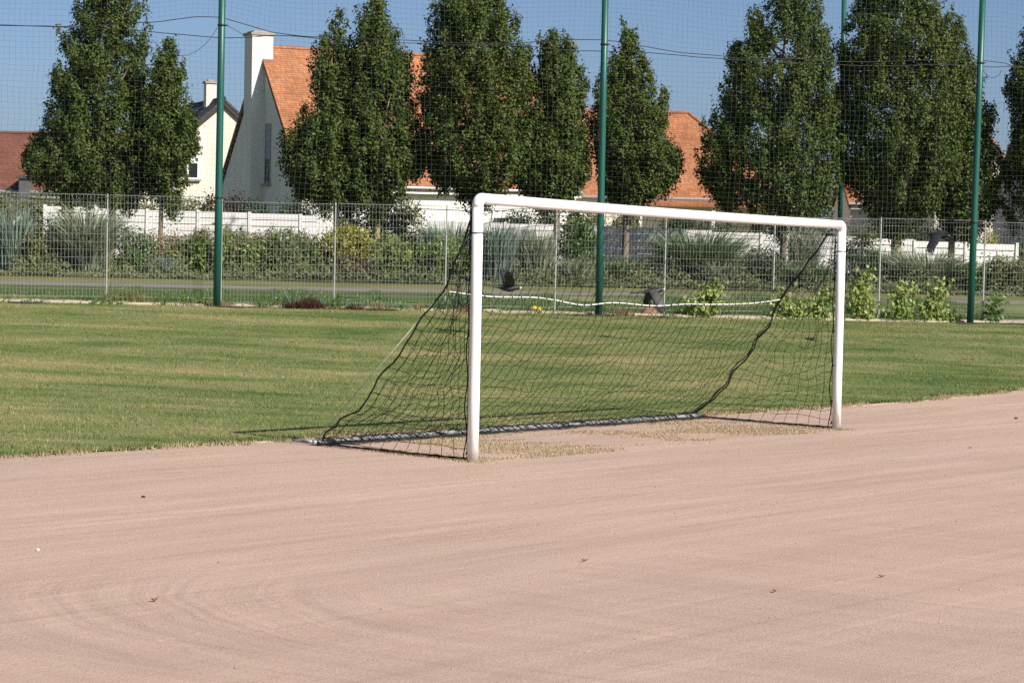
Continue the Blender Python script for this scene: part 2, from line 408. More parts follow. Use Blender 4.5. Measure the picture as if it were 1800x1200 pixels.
EL[:, 1] = np.maximum(EL[:, 1], .03); ER[:, 1] = np.maximum(ER[:, 1], .03)
def resample(E, ip, n1, n2):
    out = []
    for seg, n in ((E[:ip+1], n1), (E[ip:], n2)):
        s = np.r_[0, np.cumsum(np.linalg.norm(np.diff(seg, axis=0), axis=1))]
        q = np.linspace(0, s[-1], n+1)
        out.append(np.c_[np.interp(q, s, seg[:, 0]), np.interp(q, s, seg[:, 1])])
    return np.r_[out[0], out[1][1:]]
N1, N2 = 6, 13
PLs, PRs = resample(EL, 2, N1, N2), resample(ER, 2, N1, N2)
nr = N1+N2+1; NC = 46
def place(S, along, s, h):
    x = S[0]+GU[0]*along+GW[0]*s; y = S[1]+GU[1]*along+GW[1]*s
    return np.stack([x, y, gz(x, y)+h], -1)
SUB = 3
rr = np.linspace(0, nr-1, (nr-1)*2+1); cc = np.linspace(0, NC, NC*SUB+1)
tt = cc/NC
def interp_rows(P, r): return np.c_[np.interp(r, np.arange(nr), P[:, 0]), np.interp(r, np.arange(nr), P[:, 1])]
L_, R_ = interp_rows(PLs, rr), interp_rows(PRs, rr)
T_, RR_ = np.meshgrid(tt, rr)            # rows x cols
S_ = L_[:, :1]*(1-T_)+R_[:, :1]*T_
H_ = L_[:, 1:]*(1-T_)+R_[:, 1:]*T_
mid = 4*T_*(1-T_); vt = RR_/(nr-1)
mid6 = 1-np.abs(2*T_-1)**6
top = np.clip(1-RR_/N1, 0, 1)
H_ += top*mid6*(2.37-H_)*.95                                  # hung from the crossbar between the posts
S_ = S_*(1-top*mid6) + .03*top*mid6
H_ -= .10*mid*(1-np.abs(RR_-N1)/N1).clip(0)                    # rope sag
low = np.clip((RR_-N1)/N2, 0, 1)
lin_s = S_[2*N1]*(1-low)+1.86*low; lin_h = H_[2*N1]*(1-low)**1.05
S_ = np.where(RR_ > N1, S_*(1-mid6*.75)+lin_s*mid6*.75, S_)
H_ = np.where(RR_ > N1, H_*(1-mid6*.75)+(lin_h-.16*np.sin(low*math.pi))*mid6*.75, H_)
r2 = np.random.default_rng(5)
def wob(amp, nrow, ncol, sr, sc_):
    g = r2.normal(size=(int(nrow/sr)+4, int(ncol/sc_)+4)); a = np.arange(nrow)/sr; b = np.arange(ncol)/sc_
    i = a.astype(int); fa = sstep(a-i)[:, None]; j = b.astype(int); fb = sstep(b-j)[None]
    return amp*((g[i][:, j]*(1-fa)+g[i+1][:, j]*fa)*(1-fb)+(g[i][:, j+1]*(1-fa)+g[i+1][:, j+1]*fa)*fb)
amp = (np.sin(np.clip(vt, 0, 1)*math.pi)**.5)*np.clip(mid*3, 0, 1)
H_ += (wob(.022, *H_.shape, 2, 10)+wob(.008, *H_.shape, 1, 3))*amp
S_ += wob(.03, *H_.shape, 4, 12)*amp
along = T_*GL + wob(.012, *H_.shape, 3, 3)*amp
H_ = np.maximum(H_, .02)
rope_sets = []
back = place(A, along, S_, H_)
net = MB(); rth = .0026
for i in range(0, back.shape[0], 2): net.tube(back[i], rth, 4, False)
for j in range(0, back.shape[1], SUB): net.tube(back[:, j], rth, 4, False)
# side panels
for S, PP, E, seed in ((A, PLs, EL, 1), (B, PRs, ER, 2)):
    ropes = MB(); K = 12; f = np.linspace(0, 1, K*2+1)
    Pp = interp_rows(PP, rr); v = rr/(nr-1)
    hp = (2.24*(1-v)**1.02).clip(.01)
    FF, VV = np.meshgrid(f, v)
    s = .07+(Pp[:, :1]-.07)*FF; h = hp[:, None]*(1-FF)+Pp[:, 1:]*FF
    s = np.maximum(s, .06)
    sag = np.sin(FF*math.pi)*np.sin(np.clip(VV*1.1, 0, 1)*math.pi)
    h -= .20*sag*np.clip(VV*1.6, 0, 1)
    a_ = np.sin(FF*math.pi).clip(0)**.5*np.sin(VV*math.pi).clip(0)**.4
    h += (wob(.04, *h.shape, 3, 5)+wob(.018, *h.shape, 1, 2))*a_; s += wob(.035, *h.shape, 4, 4)*a_
    al = (wob(.06, *h.shape, 5, 5)+wob(.02, *h.shape, 2, 2))*a_
    # loose bottom rows lie on the gravel, spread a little
    h = np.maximum(h, .015)
    G = place(S, al, s, h)
    for i in range(0, G.shape[0], 2): net.tube(G[i], rth, 4, False)
    for j in range(0, G.shape[1], 2): net.tube(G[:, j], rth, 4, False)
    # edge rope, rope along post, rope on the ground
    es = np.r_[0, np.cumsum(np.linalg.norm(np.diff(E, axis=0), axis=1))]; q = np.linspace(0, es[-1], 70)
    ex = np.c_[np.interp(q, es, E[:, 0]), np.interp(q, es, E[:, 1])]; ex[1:-1] += np.c_[.006*np.sin(q[1:-1]*15+seed), .006*np.sin(q[1:-1]*19)]
    ropes.tube(place(S, 0*q, ex[:, 0], ex[:, 1]), .0085, 6)
    if seed == 2:
        wv = .022*np.sin(np.linspace(0, 19, 70))*np.linspace(0, 1, 70)
        ropes.tube(place(S, -.05*np.linspace(0, 1, 70)+wv, ex[:, 0]+.03*np.cos(np.linspace(0, 23, 70))*np.linspace(.1, 1, 70), (ex[:, 1]+wv).clip(.02)), .0075, 6)
        wv = .026*np.sin(np.linspace(1, 14, 70))*np.linspace(0, 1, 70)
        ropes.tube(place(S, -.12*np.linspace(0, 1, 70)**2+wv, ex[:, 0]-.04*np.linspace(0, 1, 70), (ex[:, 1]+.05*np.sin(np.linspace(0, 3.1, 70))+wv*.5).clip(.02)), .006, 6)
    hpz = np.linspace(2.26, .02, 50)
    ropes.tube(place(S, 0*hpz, .075+.03*np.sin(np.linspace(0, 14, 50))**2*np.linspace(.2, 1.2, 50), hpz), .006, 5)
    sg = np.linspace(.06, PP[-1, 0]+.05, 60)
    for k in range(3):
        ropes.tube(place(S, .02*np.sin(np.linspace(0, 11+3*k, 60)+k*2)+.012*k, sg, .014+.012*np.abs(np.sin(np.linspace(0, 17+5*k, 60)+k))), .006, 5)
    rope_sets.append(ropes)
neto = gobj(net, 'net', M_NET, smooth=False)
for r_ in rope_sets: gobj(r_, 'edge_rope', M_NET, neto)
# white cord that carries the back of the net
cord = back[2*N1].copy()
for _ in range(60): cord[1:-1] = (cord[:-2]+cord[1:-1]*2+cord[2:])/4
back[2*N1] = cord
gobj(MB().tube(cord+[0, 0, .004], .0062, 6), 'carrying_cord', M_ROPE, neto)
for j in range(4, len(cord)-3, SUB): gobj(MB().tube([cord[j]-GU*.010+[0, 0, .004], cord[j]+GU*.010+[0, 0, .004]], .008, 6), 'cord_knot', M_NET, neto)
# straight light tension strap down to the bar on the near side
pa = on_plane(780, 512, A, GW); pb = place(A, 0, np.array([1.86]), np.array([.04]))[0]
gobj(MB().tube([pa, (pa+pb)/2, pb], .006, 6), 'tension_strap', m_plain('pale_strap', (.42, .45, .36), .7, .1, 5))
# ground bar with the net wound round it
sb = np.linspace(-.02, GL+.02, 40)
bar = place(A, sb, 0*sb+1.86, 0*sb+.032)
gobj(MB().tube(bar, .024, 12), 'ground_bar', M_GREY)
wr = MB()
for k in range(6):
    q = np.linspace(0, GL, 420); ph = k*1.05; fr = 5.5+1.3*k
    ang = q*fr*2+ph+.8*np.sin(q*3+k)
    rad = .032+.010*np.sin(q*5+k*2)
    wr.tube(place(A, q, 1.86+rad*np.cos(ang), (.032+rad*np.sin(ang)).clip(.008)), .0042, 4)
for k in range(5):
    q = np.linspace(0, GL, 220)
    wr.tube(place(A, q, 1.80-.03*k+.035*np.sin(q*(3+k)+k*2), .012+.01*np.abs(np.sin(q*(4+k)))), .004, 4)
gobj(wr, 'wound_net', M_NET, neto)
hook = place(A, np.array([-.02, -.02, -.02, -.02]), np.array([1.88, 1.97, 2.06, 2.12]), np.array([.035, .05, .035, .03]))
gobj(MB().tube(hook, [.014, .012, .013, .014], 8), 'bar_hook', M_GREY)
# dry grass inside the goal mouth
n = 42000; s = RNG.uniform(-.15, 1.8, n); a = RNG.uniform(-.1, GL+.2, n)
x = A[0]+GU[0]*a+GW[0]*s; y = A[1]+GU[1]*a+GW[1]*s
dn = smooth_noise(a, 31, .7)+smooth_noise(s*3+a, 32, .5)+1.1*np.exp(-((s-.5)/.6)**2)+RNG.normal(0, .5, n) > .45
v, f = blades(0, np.c_[x, y, gz(x, y)][dn], .008, .022, .006, .012, .9); m = MB().add(v, f); m.add(*FR_V)
for S in (A, B):
    k = 200; a_ = RNG.uniform(0, 2*math.pi, k); r_ = .05+np.abs(RNG.normal(0, .09, k))
    x = S[0]+np.cos(a_)*r_; y = S[1]+np.sin(a_)*r_
    v, f = blades(0, np.c_[x, y, gz(x, y)], .015, .04, .006, .012, .8); m.add(v, f)
tag(m.build('dry_grass', m_leaf('straw_blades', [(.36, .28, .16), (.43, .34, .21), (.29, .25, .12), (.38, .30, .20)], .1, .7)), kind='stuff')
# ------------------------------------------------------------------ wire mesh fence
def sub(m, name, mat, parent, smooth=False):
    """part mesh given in world coordinates under an unrotated Empty (or one of its parts)"""
    r = parent
    while r.parent is not None: r = r.parent
    o = m.build(name, mat, None, smooth, loc=np.array(r.location)); o.parent = parent; o.location = (0, 0, 0)
    return o
M_GALV = m_plain('galvanised_wire', (.30, .32, .30), .55, .12, 4, .4, .3)
FD = (_FR-_FL); FD[2] = 0; FD /= np.linalg.norm(FD)
FN = np.array([-FD[1], FD[0], 0.0])
post_px = [(-215, 524, 337), (-14, 528, 338), (187, 534, 343), (388, 541, 352), (587, 547, 358), (782, 551, 363), (975, 555, 368), (1167, 559, 374), (1358, 563, 380), (1544, 566, 384), (1727, 569, 389), (1908, 575, 400), (2085, 580, 408)]
fence = empty('wire_mesh_fence', tuple(on_plane(900, 553, _FL, FD)), label='galvanised wire mesh panel fence stepping along the far side of the lawn', cat='fence')
fp = []
for px, pb_, pt_ in post_px:
    b = on_plane(px, pb_, _FL, FD); tpt = on_plane(px+.02*(pb_-pt_), pt_, _FL, FD); b[2] = gz(b[0], b[1])
    fp.append((b, tpt[2]))
    m = MB(); w = .015
    c0, c1 = b-FD*w-FN*w-[0, 0, .1], b+FD*w+FN*w
    q = [b-FD*w-FN*w, b+FD*w-FN*w, b+FD*w+FN*w, b-FD*w+FN*w]
    z1 = tpt[2]+.03
    m.hexa([np.array([*k[:2], b[2]-.1]) for k in q]+[np.array([*k[:2], z1]) for k in q])
    sub(m, 'fence_post', M_GALV, fence)
off = [0, 0, 0, .03, 0, .02, .01, .03, .02, 0, .02, .14, .05]
for i in range(len(fp)-1):
    (b0, t0), (b1, t1) = fp[i], fp[i+1]
    L = np.linalg.norm((b1-b0)[:2]); zt0 = t0-off[i]; zt1 = zt0+(.0+.004*RNG.normal())
    zb = zt0-2.24; m = MB(); a0, a1 = b0+FD*.05-FN*.02, b1-FD*.05-FN*.02
    at = lambda f, z: np.array([*(a0+(a1-a0)*f)[:2], z])
    nv = int(round(L/.082))
    for k in range(nv+1):
        f = k/nv; m.tube([at(f, zb-.02), at(f, zt0+.02)], .0030, 4, False)
    for k in range(14):
        z = zb+2.24*k/13
        m.tube([at(0, z)-FN*.006, at(1, z)-FN*.006], .0031 if k not in (0, 13) else .0055, 4, False)
    sub(m, 'mesh_panel', M_GALV, fence)
# concrete footing strip and dark membrane under the fence
m = MB(); xs = np.linspace(-.3, 1.25, 150)
base = np.array([fp[2][0]+(fp[10][0]-fp[2][0])*x for x in xs])
w1 = .05+.05*smooth_noise(xs, 51, .03).clip(-1, 1.5); g = []
for kk, (dq, dz) in enumerate(((-.30, .0), (-.28, .05), (-.02, .07), (.10, .07), (.12, 0))):
    e = base+FN*(dq)+ (FN*-w1[:, None] if kk < 2 else 0)
    e = e.copy(); e[:, 2] = gz(e[:, 0], e[:, 1])+dz+.012*smooth_noise(xs, 60+kk, .02); g.append(e)
tag(MB().quadgrid(np.array(g).transpose(1, 0, 2)).build('fence_footing', m_plain('earthy_concrete', (.36, .30, .235), .95, .35, 1.7, .1, bump=.4), smooth=True), kind='structure')
def mat_patch(name, pxs, c, w):
    m = MB(); e = []
    for px in pxs:
        g0 = on_plane(px, 560, _FL, FD); e.append([g0-FN*(.42), g0-FN*(.42+w*(.6+.4*math.sin(px*.05)))])
    e = np.array(e); e[..., 2] = gz(e[..., 0], e[..., 1])+.03
    return m.quadgrid(e).build(name, c, smooth=True)
M_MEM = m_plain('dark_weed_membrane', (.06, .058, .06), .8, .3, 2.5)
for pr in (np.arange(15, 95, 8), np.arange(375, 470, 10), np.arange(980, 1170, 12), np.arange(1660, 1830, 12)):
    tag(mat_patch('weed_membrane', pr, M_MEM, .55), kind='structure')

# ------------------------------------------------------------------ green poles and ball stop net
M_GREEN = m_plain('green_powder_coat', (.008, .082, .064), .42, .12, 1.2, .5)
PO = _FL-FN*.55
def on_pole(px, py): return on_plane(px, py, PO, FD)
for (pb_, yb, ptop, lab) in ((381, 538, 390.5, 'tall dark green steel pole in front of the fence, left of the goal'), (1052, 558, 1064, 'tall dark green steel pole seen through the goal behind the crossbar'), (1705, 575, 1727.5, 'tall dark green steel pole in front of the fence, right of the goal')):
    b = on_pole(pb_, yb); b[2] = gz(b[0], b[1]); tp = on_pole(ptop, 0); tp = b+(tp-b)*((8.3-b[2])/(tp[2]-b[2]))
    e = empty('net_pole', tuple(b), label=lab, cat='pole', group='green poles of the ball stop net')
    sub(MB().tube([b-[0, 0, .15], b+(tp-b)*.3, b+(tp-b)*.6, tp], [.083, .081, .078, .075], 18), 'pole_shaft', M_GREEN, e, True)
    sub(MB().tube([tp, tp+[0, 0, .03], tp+[0, 0, .05]], [.084, .084, .03], 18), 'pole_cap', M_GREEN, e, True)
    for h in (2.42, 6.2):
        k = b+(tp-b)*(h/(tp[2]-b[2])); sub(MB().tube([k-[0, 0, .02], k+[0, 0, .02]], .093, 18).tube([k+FD*.09, k+FD*.14], .012, 6), 'cable_clamp', M_DARK, e, True)
b = on_ground(1475, 86); e = empty('net_pole', tuple(b), label='thin green pole standing farther back, half hidden by the trees', cat='pole', group='green poles of the ball stop net')
tp = P2W(1485, -60, 86)
sub(MB().tube([b-[0, 0, .1], b+(tp-b)*.5, tp], [.10, .095, .09], 14), 'pole_shaft', M_GREEN, e, True)
sub(MB().tube([tp, tp+[0, 0, .05]], [.095, .03], 14), 'pole_cap', M_GREEN, e, True)
Uc = np.array([(-260, 37), (0, 43), (130, 46), (260, 41), (300, 36), (345, 32), (385, 33), (445, 46), (475, 54), (515, 58), (550, 63), (700, 73), (800, 77), (900, 76), (1005, 68), (1057, 69), (1085, 74), (1150, 86), (1200, 95), (1290, 104), (1450, 110), (1600, 110), (1710, 107), (1740, 107), (1765, 110), (1775, 115), (1800, 118), (2060, 126)])
Lc = np.array([(-260, 40), (0, 44.5), (130, 50), (260, 57), (385, 66), (430, 65), (480, 60), (515, 62), (555, 66), (700, 75.5), (800, 81), (900, 81), (925, 82), (1015, 90), (1057, 91), (1120, 90), (1200, 97), (1290, 106), (1450, 113), (1600, 116), (1710, 115.5), (1740, 119), (1775, 117), (1800, 119), (2060, 127)])
xpx = np.arange(-230, 2040, 9.0)
# columns at equal spacing along the plane
wl, wr_ = on_pole(-200, 60), on_pole(2010, 60)
Ln = np.linalg.norm((wr_-wl)[:2]); sx = np.arange(0, Ln, .122)
colx = []
for s in sx:
    q = wl+FD*s; colx.append(W2P([q[0], q[1], 6.0])[0])
colx = np.array(colx)
M_NETG = m_plain('grey_green_net_cord', (.085, .11, .10), .8, .15, 4, .2)
def net_sheet(topz, botz, seed, r, name, label, rope_lo, rope_hi):
    n = len(sx); nrow = int(np.ceil(np.median(topz-botz)/.122)); m = MB()
    f = np.linspace(0, 1, nrow+1)[:, None]
    z = botz[None]+(topz-botz)[None]*f
    rg = np.random.default_rng(seed)
    def low(amp, sr, sc_):
        g = rg.normal(size=(int((nrow+1)/sr)+3, int(n/sc_)+3)); a = np.arange(nrow+1)/sr; b2 = np.arange(n)/sc_
        i = a.astype(int); fa = sstep(a-i)[:, None]; j = b2.astype(int); fb = sstep(b2-j)[None]
        return amp*((g[i][:, j]*(1-fa)+g[i+1][:, j]*fa)*(1-fb)+(g[i][:, j+1]*(1-fa)+g[i+1][:, j+1]*fa)*fb)
    z = z+low(.022, 7, 14)+low(.010, 2, 4)
    a = sx[None]+low(.03, 9, 8)+low(.012, 3, 3)+0*z
    d = low(.04, 8, 20)
    G = np.stack([wl[0]+FD[0]*a+FN[0]*d, wl[1]+FD[1]*a+FN[1]*d, z], -1)
    for i in range(nrow+1): m.tube(G[i], r, 3, False)
    for j in range(n): m.tube(G[:, j], r, 3, False)
    e = empty(name, tuple(G[0, n//2]), label=label, cat='net', group='ball stop nets on the green poles')
    sub(m, 'net_mesh', M_NETG, e)
    rp = MB()
    if rope_lo: rp.tube(G[0], .0095, 5, False)
    if rope_hi: rp.tube(G[-1], .0095, 5, False)
    sub(rp, 'edge_cable', M_DARK, e)
    return e
zU = np.array([on_pole(x, np.interp(x, Uc[:, 0], Uc[:, 1]))[2] for x in colx])
zL = np.array([on_pole(x, np.interp(x, Lc[:, 0], Lc[:, 1]))[2] for x in colx])
zB = np.array([on_pole(x, 344+.030*x)[2] for x in colx])
net_lo = net_sheet(zL, zB, 21, .0017, 'ball_stop_net', 'lower ball stop net of fine square mesh between fence top and dark cable', True, True)
net_hi = net_sheet(zB*0+8.2, zU, 22, .0017, 'ball_stop_net', 'upper ball stop net of fine square mesh above the dark cable', True, False)
# loose rope ends hanging in the gaps by the poles
for pl in ([(268, 70), (285, 88), (300, 96), (315, 98.5), (330, 97), (345, 91), (360, 79), (372, 65), (383, 48)], [(390, 44), (400, 46), (412, 52), (425, 60), (434, 65)], [(1728, 124), (1733, 131), (1740, 136), (1747, 137.5), (1755, 133), (1761, 124)]):
    sub(MB().tube([on_pole(*p) for p in pl], .006, 5, False), 'loose_cord', M_DARK, net_lo)

# ------------------------------------------------------------------ white board fence
M_PVC = m_plain('white_pvc_board', (.78, .78, .77), .45, .04, 1.5, .4)
tl = np.array([(60, 361), (200, 367.5), (400, 373), (590, 381), (700, 386.5), (1060, 398), (1300, 410), (1460, 415), (1665, 427), (1786, 429)], float)
wf = empty('white_board_fence', tuple(on_ground(900, 87.5)), label='long low fence of white horizontal boards between the beds and the houses', cat='fence')
pxs = np.linspace(78, 1786, 20)
for i, px in enumerate(pxs):
    b = on_ground(px, 87.5); zt_ = P2W(px, np.interp(px, tl[:, 0], tl[:, 1]), 87.5)[2]
    sub(MB().box(b-[.055, .055, .05], [b[0]+.055, b[1]+.055, zt_+.05]), 'board_post', M_PVC, wf)
    if i < len(pxs)-1:
        c2 = on_ground(pxs[i+1], 87.5); m = MB(); zz = zt_-.01
        zlow = min(b[2], c2[2])+.06
        while zz > zlow:
            m.hexa([(b[0]+.06, b[1]-.02, zz-.222), (c2[0]-.06, c2[1]-.02, zz-.222), (c2[0]-.06, c2[1]+.02, zz-.222), (b[0]+.06, b[1]+.02, zz-.222), (b[0]+.06, b[1]-.02, zz), (c2[0]-.06, c2[1]-.02, zz), (c2[0]-.06, c2[1]+.02, zz), (b[0]+.06, b[1]+.02, zz)])
            zz -= .25
        sub(m, 'board_panel', M_PVC, wf)

# ------------------------------------------------------------------ path, planting bed
def band(name, ya, yb, mat, off, wob_=.15):
    xs = np.arange(-45, 60, .6); g = []
    for y0, s in ((ya, 71), ((ya+yb)/2, 0), (yb, 72)):
        y = y0+(wob_*smooth_noise(xs, s, 2.5) if s else 0*xs)+.02*xs
        g.append(np.c_[xs, y, gz(xs, y)+off])
    tag(MB().quadgrid(np.array(g).transpose(1, 0, 2)).build(name, mat, smooth=True), kind='structure')
band('path', 61.4, 63.5, m_plain('grey_tarmac', (.185, .175, .16), .9, .15, 3, .2, bump=.3), .02, .06)
band('verge', 55.2, 61.5, m_plain('dark_verge_grass', (.075, .105, .034), .95, .3, 1.1, .1, bump=.5), .014, .25)  # verge grass is a darker green than the lawn
band('path_verge', 63.5, 67.6, m_plain('worn_verge', (.15, .15, .06), .95, .3, .5, .1, bump=.4), .016, .3)
band('planting_bed', 67.4, 88.4, m_plain('bed_soil', (.07, .062, .035), .95, .35, .6, .1, bump=.5), .024)

# ------------------------------------------------------------------ houses
def m_tiles(name, c1, c2, mortar, sx_, course):
    t = NT(name); co = t.n('ShaderNodeTexCoord'); sp = t.n('ShaderNodeSeparateXYZ'); t.l(co.outputs['Object'], sp.inputs[0])
    cb = t.n('ShaderNodeCombineXYZ'); t.l(t.math('ADD', sp.outputs['X'], sp.outputs['Y']), cb.inputs[0]); t.l(sp.outputs['Z'], cb.inputs[1])
    b = t.n('ShaderNodeTexBrick'); t.l(cb.outputs[0], b.inputs['Vector'])
    b.inputs['Scale'].default_value = 1; b.inputs['Brick Width'].default_value = sx_; b.inputs['Row Height'].default_value = course
    b.inputs['Mortar Size'].default_value = .010; b.inputs['Mortar Smooth'].default_value = .3; b.offset = .5
    b.inputs['Color1'].default_value = (*c1, 1); b.inputs['Color2'].default_value = (*c2, 1); b.inputs['Mortar'].default_value = (*mortar, 1)
    f = t.noise(t.co(), .8, 5); f2 = t.noise(t.co(), 5, 3)
    c = t.mix(1, b.outputs['Color'], t.ramp(f, [(.3, (.78, .75, .72)), (.55, (1, 1, 1)), (.75, (1.15, 1.12, 1.05))]), 'MULTIPLY')
    c = t.mix(1, c, t.ramp(f2, [(.3, (.82, .8, .78)), (.7, (1.12, 1.12, 1.12))]), 'MULTIPLY')
    t.color(c); t.set(.85, .2); t.bump(b.outputs['Fac'], -.5, .03); return t.m
M_ORANGE = m_tiles('orange_clay_tiles', (.43, .195, .095), (.35, .145, .072), (.17, .08, .05), .20, .105)
M_BROWN = m_tiles('brown_clay_tiles', (.20, .085, .06), (.17, .075, .055), (.10, .05, .04), .25, .13)
M_SLATE = m_tiles('dark_slates', (.055, .065, .085), (.07, .08, .10), (.03, .035, .045), .25, .16)
def m_render(name, c):
    t = NT(name); v = t.co(scale=(1, 1, .35)); f = t.noise(v, 1.3, 6, .6); c = np.array(c)
    cc_ = t.ramp(f, [(.3, tuple(c*.90)), (.7, tuple(c*1.05))])
    b = t.n('ShaderNodeTexBrick'); co = t.n('ShaderNodeTexCoord'); sp = t.n('ShaderNodeSeparateXYZ'); t.l(co.outputs['Object'], sp.inputs[0])
    cb = t.n('ShaderNodeCombineXYZ'); t.l(t.math('ADD', sp.outputs['X'], sp.outputs['Y']), cb.inputs[0]); t.l(sp.outputs['Z'], cb.inputs[1]); t.l(cb.outputs[0], b.inputs['Vector'])
    b.inputs['Scale'].default_value = 1; b.inputs['Brick Width'].default_value = 1.1; b.inputs['Row Height'].default_value = .32; b.inputs['Mortar Size'].default_value = .012
    b.inputs['Color1'].default_value = (1, 1, 1, 1); b.inputs['Color2'].default_value = (.985, .985, .98, 1); b.inputs['Mortar'].default_value = (.93, .93, .92, 1)
    t.color(t.mix(1, cc_, b.outputs['Color'], 'MULTIPLY')); t.set(.9, .15); return t.m
M_CREAM = m_render('cream_render', (.70, .655, .57)); M_PALE = m_render('pale_render', (.72, .71, .68)); M_GREYR = m_render('grey_render', (.50, .50, .51))
M_GLASS = m_plain('dark_window_glass', (.02, .025, .03), .08, .1, 1, .6)
M_ZINC = m_plain('zinc_gutter', (.30, .32, .36), .5, .1, 2, .5, .4)
M_DZINC = m_plain('dark_zinc', (.10, .105, .12), .5, .1, 2, .4)
M_VERGE = m_plain('dark_brown_verge', (.05, .03, .022), .7, .15, 3)
M_CHIM = m_plain('chimney_cap_stone', (.30, .28, .25), .9, .25, 4)
def hp(m, name, mat, par): # part in the house's own rotated frame
    o = m.build(name, mat, par); return o
def window(par, wall_y, x0, x1, z0, z1, shutter=0.0, axis='y', sill=True, fm=None):
    """window in a wall facing -y (axis y) or -x (axis x) of the house frame"""
    T = (lambda x, y, z: (x, wall_y+y, z)) if axis == 'y' else (lambda x, y, z: (wall_y+y, x, z))
    def bx(m, a, b):
        a, b = np.array(T(*a)), np.array(T(*b)); return m.box(np.minimum(a, b), np.maximum(a, b))
    g = MB(); bx(g, (x0+.06, -.012, z0+.06), (x1-.06, .02, z1-.06)); w = hp(g, 'window', M_GLASS, par)
    fr = MB()
    for a, b in (((x0, -.05, z0), (x0+.07, .03, z1)), ((x1-.07, -.05, z0), (x1, .03, z1)), ((x0+.07, -.05, z0), (x1-.07, .03, z0+.07)), ((x0+.07, -.05, z1-.07-shutter), (x1-.07, .03, z1)), (((x0+x1)/2-.05, -.048, z0+.07), ((x0+x1)/2+.05, .028, z1-.07-shutter))): bx(fr, a, b)
    hp(fr, 'frame', fm or M_PVC, w)
    if sill:
        s = MB(); bx(s, (x0-.1, -.16, z0-.1), (x1+.1, .02, z0-.002)); hp(s, 'sill', M_CHIM, w)
def gable_house(name, label, loc, rz, L, hw, eave, ridge, wall, tiles, over=.35, verge=.15, base=-1.0):
    """local frame: ridge along +x, gable at x=0, front wall at y=0, back at y=2*hw"""
    e = empty(name, loc, rz, label=label, cat='house'); W2 = 2*hw
    m = MB()
    m.prism([(0, 0, base), (0, W2, base), (0, W2, eave), (0, hw, ridge-.12), (0, 0, eave)], (L, 0, 0))
    w = hp(m, 'wall', wall, e)
    sl = (ridge-eave)/hw
    rf = MB()
    for sgn in (0, 1):
        yy = lambda v: v if sgn == 0 else W2-v
        zl = eave-over*sl
        p = [(-verge, yy(-over), zl), (-verge, hw, ridge), (-verge, hw, ridge-.16), (-verge, yy(-over), zl-.16)]
        if sgn: p = p[::-1]
        rf.prism(p, (L+2*verge, 0, 0))
    r = hp(rf, 'roof', tiles, e)
    vb = MB()
    for sgn in (0, 1):
        yy = lambda v: v if sgn == 0 else W2-v
        p = [(-verge+.03, yy(-over+.02), zl-.17), (-verge+.03, hw, ridge-.17), (-verge+.03, hw, ridge-.36), (-verge+.03, yy(-over+.02), zl-.33)]
        vb.prism(p if sgn == 0 else p[::-1], (.07, 0, 0))
    hp(vb, 'verge_board', M_VERGE, e)
    rd = MB().tube([(-verge, hw, ridge+.0), (L+verge, hw, ridge+.0)], .10, 8); hp(rd, 'ridge_tiles', tiles, r)
    gt = MB().tube([(-verge, -over-.05, eave-over*sl-.05), (L+verge, -over-.05, eave-over*sl-.05)], .07, 8); hp(gt, 'gutter', M_ZINC, e)
    fa = MB(); fa.box((-verge+.02, -over+.06, eave-over*sl-.30), (L+verge-.02, -over+.10, eave-over*sl-.165)); hp(fa, 'fascia', M_PVC, e)
    return e, w, r
def chimney(par, x0, x1, y0, y1, z0, z1, mat, cap=.09):
    m = MB().box((x0, y0, z0), (x1, y1, z1)); c = hp(m, 'chimney', mat, par)
    hp(MB().box((x0-cap, y0-cap, z1), (x1+cap, y1+cap, z1+.12)).box((x0+.1, y0+.1, z1+.12), (x1-.1, y1-.1, z1+.2)), 'chimney_cap', M_CHIM, c)
    return c
# main house with white gable and tall chimney
c1 = on_ground(527, 100); c1[2] = .85
PH1 = math.radians(22.7); u1 = np.array([math.cos(PH1), math.sin(PH1), 0]); v1 = np.array([-u1[1], u1[0], 0])
HW1 = 6.3
ap = c1+v1*HW1; dap = (ap-CAM)@FWD
ez = P2W(527, 322, 100)[2]-c1[2]; rz_ = P2W(462, 84, dap)[2]-c1[2]
h1, w1_, r1_ = gable_house('house', 'white house with steep orange tiled roof and tall white chimney on its gable', tuple(c1), PH1, 13.0, HW1, ez+.35, rz_, M_PALE, M_ORANGE, .4, .12)
ctop = P2W(455, 62, dap-1)[2]-c1[2]
chimney(w1_, -.62, .36, HW1-.62, HW1+.62, -1, ctop, M_PALE, .07)
wz0, wz1 = P2W(468, 322, 102)[2]-c1[2], P2W(468, 214, 102)[2]-c1[2]
window(w1_, 0, 4.55, 5.4, wz0, wz1, 1.5, 'x', fm=M_ZINC)
for a, b, z0, z1 in ((5.5, 6.6, .2, 1.55), (8.9, 10.6, .1, 2.05)): window(w1_, 0, a, b, z0, z1, .15)
# house with slate roof behind it
c0 = P2W(393, 173, 116); a0_ = math.radians(19.3); u0_ = np.array([math.cos(a0_), math.sin(a0_), 0]); v0_ = np.array([-u0_[1], u0_[0], 0])
HW0 = 4.6; org = c0-u0_*HW0; gzz = .9
